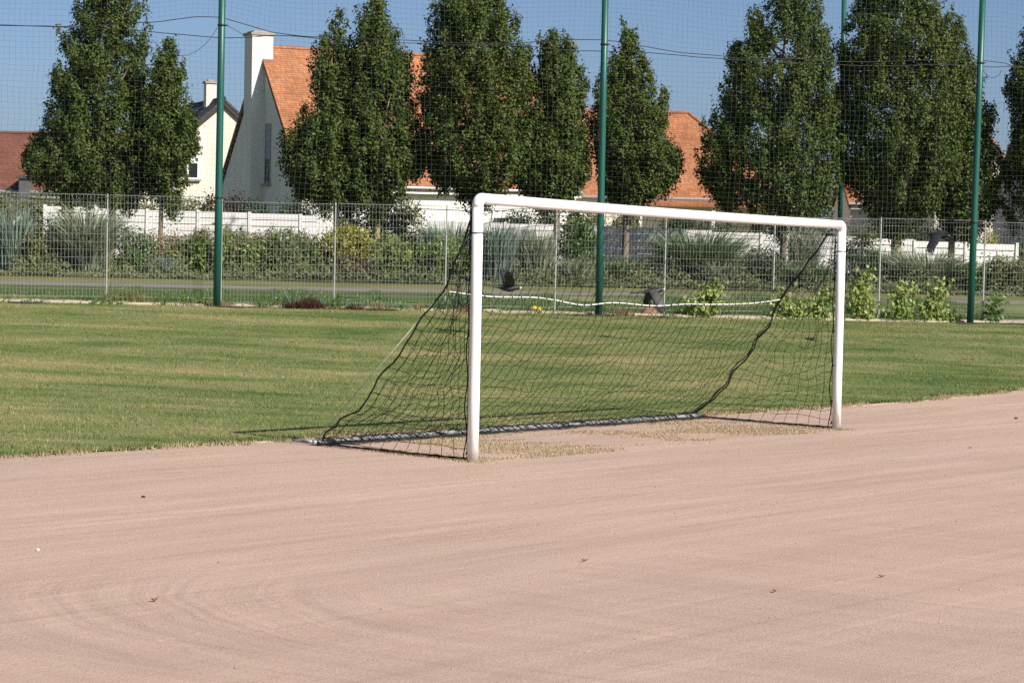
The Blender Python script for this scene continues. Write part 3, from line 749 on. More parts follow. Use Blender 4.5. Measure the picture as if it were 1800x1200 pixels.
# local frame of gable_house: ridge along +x -> here ridge runs along v0_ (back); gable normal = -x local = -v0_
# the gable faces the camera, so rotate by +90 degrees and mirror: local x = v0_, local y = -u0_
e, w0_, r0_ = gable_house('house', 'cream house with dark slate roof and small chimney behind the white gable', (*(c0+u0_*HW0)[:2], gzz), a0_+math.pi/2, 11, HW0, c0[2]-gzz-4.0, c0[2]-gzz, M_CREAM, M_SLATE, .35, .22)
pc = W2P(c0)
chimney(r0_, 2.2, 2.85, HW0-.1, HW0+.42, c0[2]-gzz-.9, P2W(368, 148, 118.5)[2]-gzz, M_CREAM, .06)
xl = [((900-px)*-1) for px in (0,)]
wz0, wz1 = P2W(337, 315, 116)[2]-gzz, P2W(337, 270, 116)[2]-gzz
# y local measured from the right corner towards the left
def yloc(px): return HW0+(393-px)/F*116/math.cos(a0_)
window(w0_, 0, yloc(353), yloc(316), wz0, wz1, .42, 'x')
# far left house, brown roof
cL = P2W(-230, 400, 112); zr = P2W(40, 234, 116)[2]
e, wL, rL = gable_house('house', 'long house with plain brown tiled roof at the far left edge', (cL[0], cL[1], .9), 0.02, 11.5, 4.6, P2W(0, 338, 112)[2]-.9+.3, zr-.9, M_PALE, M_BROWN)
x0 = P2W(19, 320, 110)[0]-cL[0]; x1 = P2W(42, 320, 110)[0]-cL[0]; zt_ = P2W(30, 311, 110)[2]-.9
m = MB(); m.prism([(x0+.12, -.9, zt_-1.2), (x0+.12, 1.6, zt_-1.2), (x0+.12, 1.6, zt_+.05), (x0+.12, -.9, zt_-.05)], (x1-x0-.12, 0, 0)); d = hp(m, 'dormer', M_DZINC, rL)
hp(MB().prism([(x0, -1.0, zt_-.05), (x0, 1.8, zt_+.06), (x0, 1.8, zt_+.14), (x0, -1.0, zt_+.03)], (x1-x0+.1, 0, 0)), 'dormer_roof', M_SLATE, d)
# hipped house behind the goal
def hip_house(name, label, loc, rz, L, D, eave, ridge, hipl, hipr, wall, tiles, over=.4):
    e = empty(name, loc, rz, label=label, cat='house')
    w = hp(MB().box((0, 0, -1), (L, D, eave)), 'wall', wall, e)
    o = over; z0 = eave-.05; a = [(-o, -o, z0), (L+o, -o, z0), (L+o, D+o, z0), (-o, D+o, z0)]; r0, r1 = (hipl, D/2, ridge), (L-hipr, D/2, ridge)
    v = a+[r0, r1]+[(x, y, z-.15) for x, y, z in a]
    m = MB(); m.add(v, [(0, 1, 5, 4), (2, 3, 4, 5)]); m.F.setdefault(3, []).append(np.array([[1, 2, 5], [3, 0, 4]])); m.fm.setdefault(3, []).append(np.zeros(2, int))
    m.F[4].append(np.array([[0, 6, 7, 1], [1, 7, 8, 2], [2, 8, 9, 3], [3, 9, 6, 0], [6, 9, 8, 7]])); m.fm[4].append(np.zeros(5, int))
    r = hp(m, 'roof', tiles, e)
    hp(MB().tube([r0, r1], .10, 8).tube([r1, a[1]], .09, 8).tube([r0, a[0]], .09, 8), 'ridge_tiles', tiles, r)
    hp(MB().tube([(-o, -o-.05, z0-.06), (L+o, -o-.05, z0-.06)], .07, 8), 'gutter', M_ZINC, e)
    return e, w, r
d2 = 113
cl, cr = P2W(900, 345, d2), P2W(1385, 350, d2)
ev = P2W(1200, 346, d2)[2]-.95
e, w2_, r2_ = hip_house('house', 'low cream house with orange hipped roof seen over the goal crossbar', (cl[0], cl[1], .95), 0.0, cr[0]-cl[0], 9.6, ev, P2W(1200, 199, d2+4.8)[2]-.95, 2.2, 4.6, M_CREAM, M_ORANGE)
# lower strip of roof over a porch in front of it
Lh = cr[0]-cl[0]; zb_ = P2W(1200, 359, d2-1.6)[2]-.95
hp(MB().prism([(Lh*.45, -2.0, zb_), (Lh*.45, -.42, ev-.16), (Lh*.45, -.42, ev-.30), (Lh*.45, -2.0, zb_-.12)], (Lh*.56, 0, 0)), 'porch_roof', M_ORANGE, w2_)
for xx in (Lh*.46, Lh*.72, Lh*.99): hp(MB().box((xx-.08, -1.85, -1), (xx+.08, -1.69, zb_-.12)), 'porch_post', M_PVC, w2_)
for px0, px1, y0, y1 in ((1100, 1126, 400, 380), (1180, 1225, 408, 378)):
    window(w2_, 0, P2W(px0, 390, d2)[0]-cl[0], P2W(px1, 390, d2)[0]-cl[0], P2W(px0, y0, d2)[2]-.95, P2W(px0, y1, d2)[2]-.95, .1)
# low house between the two big trees
d4 = 112; cl4, cr4 = P2W(1495, 372, d4), P2W(1640, 380, d4)
gable_house('house', 'low cream house with orange roof glimpsed under the tall trees at right', (cl4[0], cl4[1], 1.0), 0.0, cr4[0]-cl4[0], 3.0, P2W(1560, 352, d4)[2]-1, P2W(1560, 300, d4)[2]-1, M_CREAM, M_ORANGE)
# right hand house with orange verge
d3 = 106; ap3 = P2W(1722, 214, d3); hw3 = (1768-1722)/F*d3*1.0
hw3 = 2.0; rz3 = .15
lx = np.array([math.cos(rz3), math.sin(rz3), 0]); 
e, w3_, r3_ = gable_house('house', 'cream gabled house with orange roof edge beside the right hand pole', (*(ap3+lx*hw3)[:2], 1.0), rz3+math.pi/2, 9, hw3, ap3[2]-1-2.6, ap3[2]-1, M_CREAM, M_ORANGE, .25, .25)
# grey sided house at the right edge
cg = P2W(1756, 400, 104); zg = P2W(1756, 296, 104)[2]
e, w5_, r5_ = gable_house('house', 'grey walled house with its shaded side towards the lawn at the right edge', (cg[0], cg[1]-9, 1.0), 0.03, 9, 4.5, zg-1.0-1.2, zg-1.0+2.0, M_GREYR, M_SLATE, .2, .1)
# ------------------------------------------------------------------ foliage tools
def unit(v): return v/(np.linalg.norm(v, axis=-1, keepdims=True)+1e-9)
def leaf_cards(C, N, length, width, rng, droop=.25):
    """C (n,3) leaf bases, N (n,3) facing; each leaf is a folded pointed quad pair"""
    n = len(C); a = unit(np.cross(N, rng.normal(size=(n, 3)))); b = np.cross(N, a)
    L = (length*rng.uniform(.7, 1.25, n))[:, None]; Wd = (width*rng.uniform(.75, 1.25, n))[:, None]
    tip = C+a*L-N*L*droop*rng.uniform(0, 1, (n, 1)); mid = C+a*L*.45+N*L*.06
    v = np.stack([C, mid-b*Wd*.5, tip, mid+b*Wd*.5], 1).reshape(-1, 3)
    return v, np.arange(4*n).reshape(n, 4)
M_BARK = m_plain('grey_brown_bark', (.20, .165, .125), .95, .3, 2.5, .1, bump=.6, stretch=(3, 3, .5))
M_BARKL = m_plain('pale_olive_bark', (.30, .26, .16), .95, .25, 2.5, .1, bump=.6, stretch=(3, 3, .5))
PEAR = [(.026, .046, .010), (.038, .062, .013), (.050, .080, .016), (.072, .104, .022), (.088, .116, .026)]
M_PEAR = m_leaf('pear_leaves', [(r*1.17, g*1.19, b*1.08) for r, g, b in PEAR], .25, .5, .25, patch=(.9, (.10, .125, .028)))  # lighter olive patches paint sunlit clumps into the leaf colour

def tree(label, trunk_px, d, left, right, seed, nleaf=30000, tr=.13, bark=None):
    """left / right: crown outline as (x, y) pixel points, top to bottom"""
    rng = np.random.default_rng(seed)
    base = on_ground(trunk_px, d)
    e = empty('tree', tuple(base), label=label, cat='tree', group='row of upright trees beyond the fence')
    le, re_ = np.array(left, float), np.array(right, float)
    ys = np.linspace(max(le[0, 1], re_[0, 1]), min(le[-1, 1], re_[-1, 1]), 160)
    XL, XR = np.interp(ys, le[:, 1], le[:, 0]), np.interp(ys, re_[:, 1], re_[:, 0])
    Lw = np.array([P2W(x, y, d) for x, y in zip(XL, ys)]); Rw = np.array([P2W(x, y, d) for x, y in zip(XR, ys)])
    zc = ((Lw+Rw)/2)[:, 2]; o = np.argsort(zc); zc = zc[o]; xl, xr = Lw[o, 0], Rw[o, 0]
    k = np.ones(25)/25; pad = lambda a: np.convolve(np.r_[np.full(12, a[0]), a, np.full(12, a[-1])], k, 'valid')
    cx, rad = pad((xl+xr)/2), pad(np.maximum((xr-xl)/2, .08))
    zz = np.linspace(zc[0], zc[-1], 400); wgt = np.interp(zz, zc, rad)**1.5+.05; wgt /= wgt.sum()
    ncl = int(nleaf*.85/46); z = rng.choice(zz, ncl, p=wgt)+rng.normal(0, .03, ncl)
    th = rng.uniform(0, 2*math.pi, ncl); rho = 1-.6*rng.uniform(0, 1, ncl)**2.1
    R0 = np.interp(z, zc, rad); side = np.cos(th)
    px_, py_ = side*R0, np.sin(th)*R0
    lob = 1+rng.normal(0, .04, ncl)
    for _ in range(9):
        kv = unit(rng.normal(size=3)*[1, 1, .8])*2*math.pi/rng.uniform(.8, 2.4); lob += .062*np.sin(px_*kv[0]+py_*kv[1]+z*kv[2]+rng.uniform(0, 7))
    C0 = np.interp(z, zc, cx)
    ex_ = np.where(side < 0, C0-np.interp(z, zc, xl), np.interp(z, zc, xr)-C0)-.05       # reach of the outline on this side
    soft = 1-np.abs(side)**2                                   # lobes fade where the outline itself is seen
    ni = ncl//4; rho[:ni] = rng.uniform(0, 1, ni)**.5*.75      # leaves inside the crown
    x = C0+side*ex_*rho*(1+(lob-1)*soft); y = base[1]+py_*rho*lob
    cc_ = np.c_[x, y, z]; size = rng.uniform(.55, 1.3, ncl)
    # upright sprays: flame shaped groups whose tips make the ragged outline
    nb = int(nleaf/330); K = 9
    zb_ = rng.choice(zz, nb, p=wgt)+rng.normal(0, .05, nb); tb = rng.uniform(0, 2*math.pi, nb); sb_ = np.cos(tb)
    Cb = np.interp(zb_, zc, cx); eb = np.where(sb_ < 0, Cb-np.interp(zb_, zc, xl), np.interp(zb_, zc, xr)-Cb); rb = np.interp(zb_, zc, rad)
    hb = rng.uniform(.7, 1.25, nb); reach = rng.uniform(.86, 1.09, nb)
    tipx, tipy = Cb+sb_*eb*reach, base[1]+np.sin(tb)*rb*reach
    t_ = np.tile(np.linspace(0, 1, K), nb); ib = np.repeat(np.arange(nb), K)
    inn = .48*(1-t_)**1.3
    sx_ = np.c_[tipx[ib]-sb_[ib]*inn, tipy[ib]-np.sin(tb[ib])*inn, zb_[ib]+hb[ib]*(t_-.62)*.95]
    sx_ += rng.normal(size=sx_.shape)*.05
    cc_ = np.r_[cc_, sx_]; th = np.r_[th, tb[ib]]; spread = np.r_[np.full(ncl, 1.0), (1.25*(1-t_)**.8+.28)]
    size = np.r_[size, .45+.75*(1-t_)]; ncl = len(cc_)
    cnt = np.maximum(7, (40*size**2*rng.uniform(.6, 1.3, ncl))).astype(int)
    idx = np.repeat(np.arange(ncl), cnt); n = len(idx)
    outw = unit(np.c_[np.cos(th), np.sin(th), np.full(ncl, .6)])
    g = unit(rng.normal(size=(n, 3)))*(np.abs(rng.normal(.13, .07, n))*spread[idx])[:, None]
    C = cc_[idx]+g; C[:, 2] += rng.normal(0, .07, n)
    N = unit(outw[idx]*.35+unit(g)*.75+np.array([0, 0, .3])+rng.normal(size=(n, 3))*.42)
    v, f = leaf_cards(C, N, .105, .075, rng)
    sub(MB().add(v, f), 'crown', M_PEAR, e)
    m = MB(); zb = zc[0]; topz = zc[-1]-.6
    P = [base-[0, 0, .1], base+[0, 0, .2], np.array([base[0]+.03, base[1], (base[2]+zb)/2]), np.array([base[0]*.85+cx[len(cx)//3]*.15, base[1], zb+.5])]
    mids = [np.array([np.interp(q, zc, cx), base[1]+.1*math.sin(q), q]) for q in np.linspace(zb+1.4, topz, 6)]
    m.tube(P+mids, [tr*1.15, tr, tr*.9, tr*.8]+list(np.linspace(tr*.65, .02, 6)), 10)
    for k in range(14):
        q = rng.uniform(zb+.2, zb+.72*(zc[-1]-zb)); a = rng.uniform(0, 2*math.pi); rq = np.interp(q+.9, zc, rad)*.75
        s0 = np.array([np.interp(q, zc, cx), base[1], q]); hgt = rng.uniform(.9, 1.9)
        s2 = s0+np.array([rq*math.cos(a), rq*math.sin(a), hgt]); s1 = s0*.5+s2*.5+np.array([.12*rq*math.cos(a), .12*rq*math.sin(a), -.15])
        m.tube([s0, s1, s2], [.05, .032, .01], 6)
    sub(m, 'trunk', bark or M_BARK, e, True)
    return e
tree('tall broad tree leftmost of the row, in front of the brown roofed house', 196, 79, [(160, -45), (140, 0), (132, 25), (138, 44), (120, 57), (110, 65), (108, 88), (104, 110), (91, 132), (89, 150), (96, 170), (76, 181), (75, 192), (86, 210), (75, 226), (70, 245), (46, 270), (40, 295), (44, 315), (66, 328), (120, 345)],
     [(235, -45), (262, 0), (258, 25), (250, 48), (257, 60), (272, 68), (262, 82), (256, 100), (266, 130), (270, 170), (275, 220), (285, 250), (290, 290), (282, 320), (240, 345)], 11, 54000)
tree('slim smaller tree leaning on the leftmost big tree, before the cream house', 280, 78, [(297, 70), (285, 85), (268, 100), (262, 130), (256, 170), (250, 220), (244, 270), (252, 310), (272, 330), (286, 346)],
     [(304, 70), (311, 80), (312, 105), (318, 120), (331, 126), (324, 143), (331, 155), (312, 170), (333, 176), (336, 190), (348, 201), (351, 228), (327, 238), (348, 242), (350, 258), (358, 268), (346, 275), (322, 282), (314, 296), (316, 314), (336, 322), (328, 336), (306, 346)], 12, 21000, tr=.085)
tree('tree with narrow crown just right of the white gable, twin of a taller neighbour', 590, 79, [(596, 28), (577, 40), (575, 58), (561, 65), (554, 82), (555, 100), (547, 117), (540, 130), (548, 150), (541, 162), (550, 180), (535, 188), (531, 200), (512, 220), (504, 240), (490, 258), (492, 288), (493, 300), (503, 314), (512, 326), (502, 336), (535, 354)],
     [(604, 28), (612, 40), (612, 60), (622, 90), (634, 150), (644, 200), (650, 260), (648, 310), (630, 354)], 13, 34000)
tree('tree with pale bare trunk above the golden bush, crown against the orange roof', 660, 79, [(657, 5), (640, 12), (627, 20), (622, 50), (622, 70), (614, 110), (604, 160), (592, 220), (584, 280), (596, 330), (640, 362)],
     [(664, 5), (681, 12), (690, 28), (702, 34), (697, 50), (708, 66), (702, 84), (721, 90), (725, 104), (721, 125), (728, 142), (722, 160), (733, 182), (738, 205), (742, 230), (748, 262), (750, 290), (744, 306), (724, 322), (712, 336), (684, 362)], 14, 42000, bark=M_BARKL)
tree('tall dense tree behind the left goal post', 828, 79, [(800, -50), (762, 0), (757, 20), (750, 40), (760, 50), (753, 60), (757, 75), (746, 92), (740, 130), (738, 170), (742, 210), (738, 250), (744, 288), (757, 312), (768, 325), (800, 334), (826, 347)],
     [(850, -50), (889, 0), (887, 15), (898, 21), (911, 28), (915, 42), (911, 66), (923, 82), (936, 93), (942, 112), (950, 140), (950, 180), (946, 230), (950, 270), (935, 295), (912, 318), (880, 335), (846, 347)], 15, 56000)
tree('medium tree with two tips between the left goal post and the middle pole', 976, 79.2, [(976, 58), (962, 68), (950, 78), (945, 90), (947, 112), (942, 150), (936, 200), (925, 240), (908, 275), (900, 310), (925, 335), (960, 351)],
     [(984, 58), (996, 66), (1001, 62), (1007, 75), (1016, 86), (1020, 108), (1027, 122), (1030, 135), (1038, 143), (1032, 165), (1022, 181), (1030, 198), (1032, 225), (1040, 260), (1036, 310), (1020, 335), (990, 351)], 16, 34000)
tree('medium tree just right of the middle green pole, crown before the orange hipped roof', 1097, 79.4, [(1092, 52), (1087, 70), (1080, 92), (1069, 110), (1054, 130), (1055, 150), (1041, 172), (1042, 188), (1032, 212), (1040, 250), (1048, 290), (1052, 325), (1075, 347), (1090, 359)],
     [(1098, 52), (1106, 62), (1112, 57), (1120, 70), (1120, 88), (1131, 100), (1148, 107), (1144, 130), (1151, 145), (1147, 156), (1171, 165), (1173, 185), (1176, 202), (1172, 230), (1181, 250), (1198, 266), (1201, 284), (1195, 300), (1175, 317), (1160, 337), (1143, 352), (1110, 359)], 17, 36000)
tree('tall tree with straight trunk seen through the right half of the goal', 1374, 79, [(1360, -45), (1333, 0), (1322, 15), (1309, 38), (1312, 50), (1300, 65), (1297, 78), (1284, 90), (1282, 115), (1271, 137), (1275, 155), (1266, 173), (1268, 192), (1247, 205), (1245, 220), (1234, 238), (1231, 262), (1234, 318), (1250, 336), (1262, 362), (1310, 374), (1350, 382)],
     [(1410, -45), (1438, 4), (1453, 18), (1445, 37), (1458, 53), (1450, 72), (1466, 90), (1470, 140), (1478, 200), (1482, 260), (1480, 310), (1466, 345), (1430, 368), (1396, 382)], 18, 58000)
tree('tallest tree with pale thick trunk between the goal and the right hand pole', 1572, 79.2, [(1530, -55), (1502, 5), (1492, 22), (1479, 42), (1482, 60), (1472, 80), (1469, 110), (1474, 170), (1470, 230), (1474, 290), (1484, 330), (1510, 360), (1550, 392)],
     [(1615, -55), (1650, 0), (1661, 8), (1652, 16), (1663, 28), (1688, 45), (1698, 68), (1682, 85), (1666, 100), (1680, 150), (1688, 220), (1684, 290), (1668, 340), (1630, 370), (1596, 392)], 19, 66000, tr=.2, bark=M_BARKL)
tree('tree with dark trunk tucked behind the right hand green pole', 1669, 79.6, [(1690, 88), (1672, 100), (1656, 118), (1646, 150), (1640, 200), (1634, 260), (1630, 310), (1634, 350), (1655, 392)],
     [(1700, 88), (1708, 98), (1713, 115), (1721, 140), (1728, 170), (1728, 186), (1746, 193), (1745, 220), (1732, 232), (1736, 250), (1751, 270), (1746, 290), (1757, 325), (1752, 376), (1710, 392)], 20, 36000)
tree('dark tree cut off by the right edge of the picture', 1865, 79, [(1850, -20), (1815, 30), (1792, 60), (1798, 88), (1775, 115), (1771, 135), (1760, 152), (1757, 162), (1776, 168), (1767, 192), (1778, 207), (1772, 235), (1768, 270), (1760, 298), (1763, 333), (1766, 376), (1830, 402)],
     [(1880, -20), (1910, 40), (1930, 90), (1950, 150), (1955, 250), (1962, 320), (1930, 385), (1900, 402)], 23, 46000)

# ------------------------------------------------------------------ shrubs, grasses, climbers
LM = {
 'green': m_leaf('green_leaves', [(0.056, 0.106, 0.031), (0.094, 0.163, 0.044), (0.138, 0.213, 0.062)], .3, .4),
 'fresh': m_leaf('fresh_leaves', [(0.099, 0.165, 0.033), (0.165, 0.242, 0.055), (0.231, 0.286, 0.083)], .3, .45),
 'gold': m_leaf('golden_leaves', [(0.187, 0.209, 0.033), (0.297, 0.297, 0.055), (0.396, 0.374, 0.099)], .3, .45),
 'dark': m_leaf('dark_leaves', [(0.024, 0.043, 0.020), (0.041, 0.068, 0.027), (0.061, 0.095, 0.041)], .2, .4),
 'olive': m_leaf('olive_leaves', [(0.108, 0.126, 0.042), (0.168, 0.180, 0.066), (0.228, 0.228, 0.096)], .3, .5),
 'red': m_leaf('dark_red_leaves', [(.045, .018, .018), (.08, .025, .02), (.06, .045, .025)], .2, .4),
 'tan': m_leaf('dry_tan_leaves', [(.20, .13, .065), (.27, .19, .10), (.14, .12, .05)], .2, .6),
 'blue': m_leaf('blue_green_blades', [(0.115, 0.182, 0.128), (0.176, 0.257, 0.189), (0.257, 0.338, 0.257)], .25, .4),
 'silver': m_leaf('silver_green_blades', [(0.149, 0.189, 0.115), (0.230, 0.270, 0.176), (0.338, 0.365, 0.250)], .25, .45),
 'reed': m_leaf('green_blades', [(0.077, 0.133, 0.056), (0.126, 0.196, 0.084), (0.196, 0.266, 0.133)], .25, .4),
 'vine': m_leaf('pale_vine_leaves', [(.14, .21, .05), (.23, .30, .08), (.36, .40, .15)], .35, .4),
 'plume': m_leaf('grey_plumes', [(.19, .20, .16), (.26, .27, .22), (.33, .33, .27)], .3, .7),
}
M_STEM = m_plain('green_stems', (.10, .11, .05), .8, .2, 5)
def bush(name, label, cat, px, d, wpx, py_top, mat, seed, n=3500, leaf=(.10, .07), zbase=None, depth=.8, shape=2.2, group=None, upright=.4):
    rng = np.random.default_rng(seed); b = on_ground(px, d)
    topz = P2W(px, py_top, d)[2]; z0 = b[2] if zbase is None else zbase; h = topz-z0; w = wpx/F*d/2
    e = empty(name, tuple(b), label=label, cat=cat, group=group)
    n = n*2 if cat == 'hedge' else int(n*1.2)
    ncl = max(12, n//34); u = unit(rng.normal(size=(ncl, 3))); rho = 1-.6*rng.uniform(0, 1, ncl)**1.6
    q = np.sign(u)*np.abs(u)**(2/shape)*rho[:, None]
    lob = 1+.16*np.sin(u[:, 0]*5+seed)+.14*np.sin(u[:, 2]*6+u[:, 1]*4+seed*1.7)
    c = np.c_[b[0]+q[:, 0]*w*lob, b[1]+q[:, 1]*w*depth, z0+h*.5+q[:, 2]*h*.5*np.clip(lob, .8, 1.12)]
    cnt = rng.integers(18, 50, ncl); idx = np.repeat(np.arange(ncl), cnt); k = len(idx)
    C = c[idx]+rng.normal(size=(k, 3))*np.array([.11, .11, .12])*min(1.2, max(.5, h))
    C[:, 2] = np.maximum(C[:, 2], b[2]+.03)
    N = unit(u[idx]*.5+np.array([0, 0, upright])+rng.normal(size=(k, 3))*.65)
    v, f = leaf_cards(C, N, leaf[0], leaf[1], rng); sub(MB().add(v, f), 'foliage', LM[mat], e)
    m = MB()
    for i in range(9):
        j = rng.integers(ncl); s = b+[rng.normal(0, .12)*w, rng.normal(0, .1), -.03]; m.tube([s, (s+c[j])/2+[0, 0, .1], c[j]], [.018, .013, .006], 5)
    sub(m, 'stem', M_STEM, e)
    return e
def grass_clump(name, label, cat, px, d, wpx, py_top, mat, seed, n=900, bw=.032, arch=.55, base=.3, plumes=0, group=None, straight=0.0):
    rng = np.random.default_rng(seed); b = on_ground(px, d); h = P2W(px, py_top, d)[2]-b[2]; w = wpx/F*d/2
    e = empty(name, tuple(b), label=label, cat=cat, group=group)
    th = rng.uniform(0, 2*math.pi, n); r0 = w*base*np.sqrt(rng.uniform(0, 1, n)); hh = h*rng.uniform(.55, 1.08, n)
    out = np.clip(w-r0, .05, None)*rng.uniform(.15, 1.25, n)*(1-.35*straight)
    droop = arch*rng.uniform(.3, 1.3, n); K = 6; t = np.linspace(0, 1, K)[None]
    x = b[0]+np.cos(th)[:, None]*(r0[:, None]+out[:, None]*t**1.7); y = b[1]+np.sin(th)[:, None]*(r0[:, None]+out[:, None]*t**1.7)*.8
    zz = b[2]+hh[:, None]*(t*1.05-droop[:, None]*.55*np.clip(t-.45, 0, 1)**1.5*2.2)
    Pm = np.stack([x, y, zz], -1); sd_ = rng.uniform(0, math.pi, n); dx = np.c_[np.cos(sd_), np.sin(sd_), 0*sd_][:, None]*(bw*np.array([.7, 1, 1, .85, .55, .08])/2)[None, :, None]
    G = np.stack([Pm-dx, Pm+dx], 2)          # n,K,2,3
    i = np.arange(n*K*2).reshape(n, K, 2)
    f = np.stack([i[:, :-1, 0], i[:, :-1, 1], i[:, 1:, 1], i[:, 1:, 0]], -1).reshape(-1, 4)
    sub(MB().add(G.reshape(-1, 3), f), 'blades', LM[mat], e)
    if plumes:
        m = MB()
        for k in range(plumes):
            j = rng.integers(n); p0 = Pm[j, -2]; up = np.array([rng.normal(0, .12), rng.normal(0, .12), .38])
            C = p0+rng.uniform(0, 1, (40, 1))*up+rng.normal(0, .02, (40, 3)); v, f = leaf_cards(C, unit(rng.normal(size=(40, 3))), .09, .02, rng); m.add(v, f)
            m.tube([b+[0, 0, .05], (b+p0)/2+[0, 0, .1], p0+up*.9], .005, 3, False)
        sub(m, 'plume', LM['plume'], e)
    return e
def perennials(name, label, cat, px, d, wpx, py_top, mat, seed, n=70, leaf=(.15, .085), heads=None, group=None, dep=.9):
    rng = np.random.default_rng(seed); b = on_ground(px, d); h = P2W(px, py_top, d)[2]-b[2]; w = wpx/F*d/2
    e = empty(name, tuple(b), label=label, cat=cat, group=group); st = MB(); Cs, Ns, Hs = [], [], []
    for k in range(n):
        x = b[0]+rng.uniform(-w, w); y = b[1]+rng.uniform(-dep, dep); hh = h*rng.uniform(.6, 1.14)*(1+.12*math.sin(x*2.3+seed)); z = float(gz(x, y))
        tp = np.array([x+rng.normal(0, .1), y+rng.normal(0, .1), z+hh]); s0 = np.array([x, y, z]); st.tube([s0, (s0+tp)/2+rng.normal(0, .03, 3), tp], [.012, .01, .006], 4, False)
        q = rng.uniform(.06, .97, 30)[:, None]; a = rng.uniform(0, 2*math.pi, 30); o_ = np.c_[np.cos(a), np.sin(a), 0*a]
        Cs.append(s0+(tp-s0)*q+o_*rng.uniform(.02, .16, (30, 1))); Ns.append(unit(o_*.5+[0, 0, .7]+rng.normal(size=(30, 3))*.45)); Hs.append(tp)
    v, f = leaf_cards(np.concatenate(Cs), np.concatenate(Ns), leaf[0], leaf[1], rng, .5)
    sub(MB().add(v, f), 'foliage', LM[mat], e); sub(st, 'stem', M_STEM, e)
    if heads:
        m = MB()
        for tp in Hs:
            if rng.uniform() < .6:
                C = tp+rng.normal(0, .045, (14, 3)); v, f = leaf_cards(C, unit(rng.normal(size=(14, 3))), .05, .035, rng); m.add(v, f)
        sub(m, 'flower_heads', LM[heads], e)['kind'] = 'stuff'
    return e
bg_ = 'plants in the bed behind the mesh fence'
grass_clump('reed_clump', 'blue green reeds at the far left end of the bed', 'reeds', 22, 69.5, 90, 366, 'blue', 101, 800, .055, .35, .55, group=bg_, straight=.7)
bush('shrub', 'thin yellowish shrub between blue reeds and the big pampas clump', 'shrub', 70, 69, 44, 405, 'olive', 102, 1500, (.10, .06), group=bg_)
grass_clump('pampas_clump', 'big fountain shaped clump of grey green grass near the left edge', 'ornamental grass', 152, 69.5, 165, 350, 'silver', 103, 1700, .048, .8, .28, group=bg_)
bush('shrub', 'added dark shrub standing in for shade on the left end of the white boards', 'shrub', 100, 80, 120, 384, 'dark', 151, 4200, (.10, .07), group=bg_)  # shrub added to darken boards that would lie in shade
bush('shrub', 'dark green shrub right of the fountain grass clump', 'shrub', 232, 70, 62, 408, 'green', 104, 2600, (.09, .06), group=bg_)
bush('shrub', 'dry rust coloured shrub below the white boards at left', 'shrub', 292, 71, 72, 417, 'tan', 105, 2400, (.09, .05), group=bg_)
bush('shrub', 'low grey blue mound at the foot of the rusty shrub', 'shrub', 285, 69, 48, 452, 'blue', 106, 1500, (.06, .02), group=bg_)
for k, (px, w, tp, mt, lab) in enumerate(((338, 62, 412, 'fresh', 'leafy tall perennials just left of the left hand green pole'), (432, 104, 410, 'fresh', 'broad stand of leafy perennials right of the left hand green pole'), (528, 84, 416, 'green', 'leafy perennials with tan heads left of the golden bush'))):
    perennials('perennial_stand', lab, 'plant', px, 70.5, w, tp, mt, 110+k, int(w*1.5), heads='tan', group=bg_)
bush('golden_bush', 'rounded golden yellow bush in front of the pale tree trunk', 'bush', 610, 70, 92, 402, 'gold', 114, 4200, (.10, .065), zbase=1.05, group=bg_)
bush('shrub', 'dark red low shrub under the golden bush', 'shrub', 618, 69, 66, 452, 'red', 115, 1800, (.08, .05), group=bg_)
bush('hazel_shrub', 'loose dark shrub at the foot of the twin trees', 'shrub', 640, 82, 130, 348, 'dark', 116, 4200, (.11, .08), group=bg_)
bush('hazel_shrub', 'pale olive bush growing up over the white boards left of the goal', 'shrub', 712, 85, 66, 338, 'olive', 117, 2400, (.11, .07), group=bg_)
perennials('perennial_stand', 'leafy bright perennials between the pale trunk and the goal net', 'plant', 716, 70, 96, 418, 'fresh', 118, 130, heads=None, group=bg_)
grass_clump('reed_clump', 'blue green reeds rising behind the net left of the goal post', 'reeds', 782, 72, 110, 386, 'blue', 119, 1000, .036, .4, .5, group=bg_, straight=.6)
perennials('perennial_stand', 'yellow green leafy stems directly left of the goal post', 'plant', 800, 69.3, 60, 420, 'fresh', 120, 70, group=bg_)
grass_clump('reed_clump', 'tall silvery reeds just right of the left goal post', 'reeds', 872, 70, 92, 388, 'blue', 121, 900, .038, .4, .55, group=bg_, straight=.6)
grass_clump('reed_clump', 'tall silvery reeds in front of the two tipped tree trunk', 'reeds', 942, 70.5, 84, 398, 'silver', 122, 900, .036, .45, .5, group=bg_, straight=.5)
bush('hazel_shrub', 'leafy green bush left of the middle pole, overlapping the white boards', 'bush', 1012, 73, 62, 372, 'green', 123, 3000, (.12, .08), group=bg_)
grass_clump('grass_clump', 'silver grass tuft at the foot of the leafy bush by the middle pole', 'ornamental grass', 1006, 69, 76, 446, 'silver', 124, 600, .03, .7, .4, group=bg_)
grass_clump('grass_clump', 'low dark grass tuft just right of the middle pole', 'ornamental grass', 1096, 69.5, 84, 448, 'reed', 125, 700, .03, .6, .45, group=bg_)
grass_clump('grass_clump', 'large arching mound of green grass in the middle of the goal', 'ornamental grass', 1226, 70, 215, 392, 'reed', 126, 2400, .042, .75, .36, group=bg_)
grass_clump('grass_clump', 'pale arching grass spilling from the big green mound', 'ornamental grass', 1266, 68.9, 90, 446, 'silver', 127, 500, .03, .95, .3, group=bg_)
bush('shrub', 'dark bush filling the gap left of the straight tree trunk', 'shrub', 1336, 71, 92, 436, 'dark', 128, 2600, (.09, .06), group=bg_)
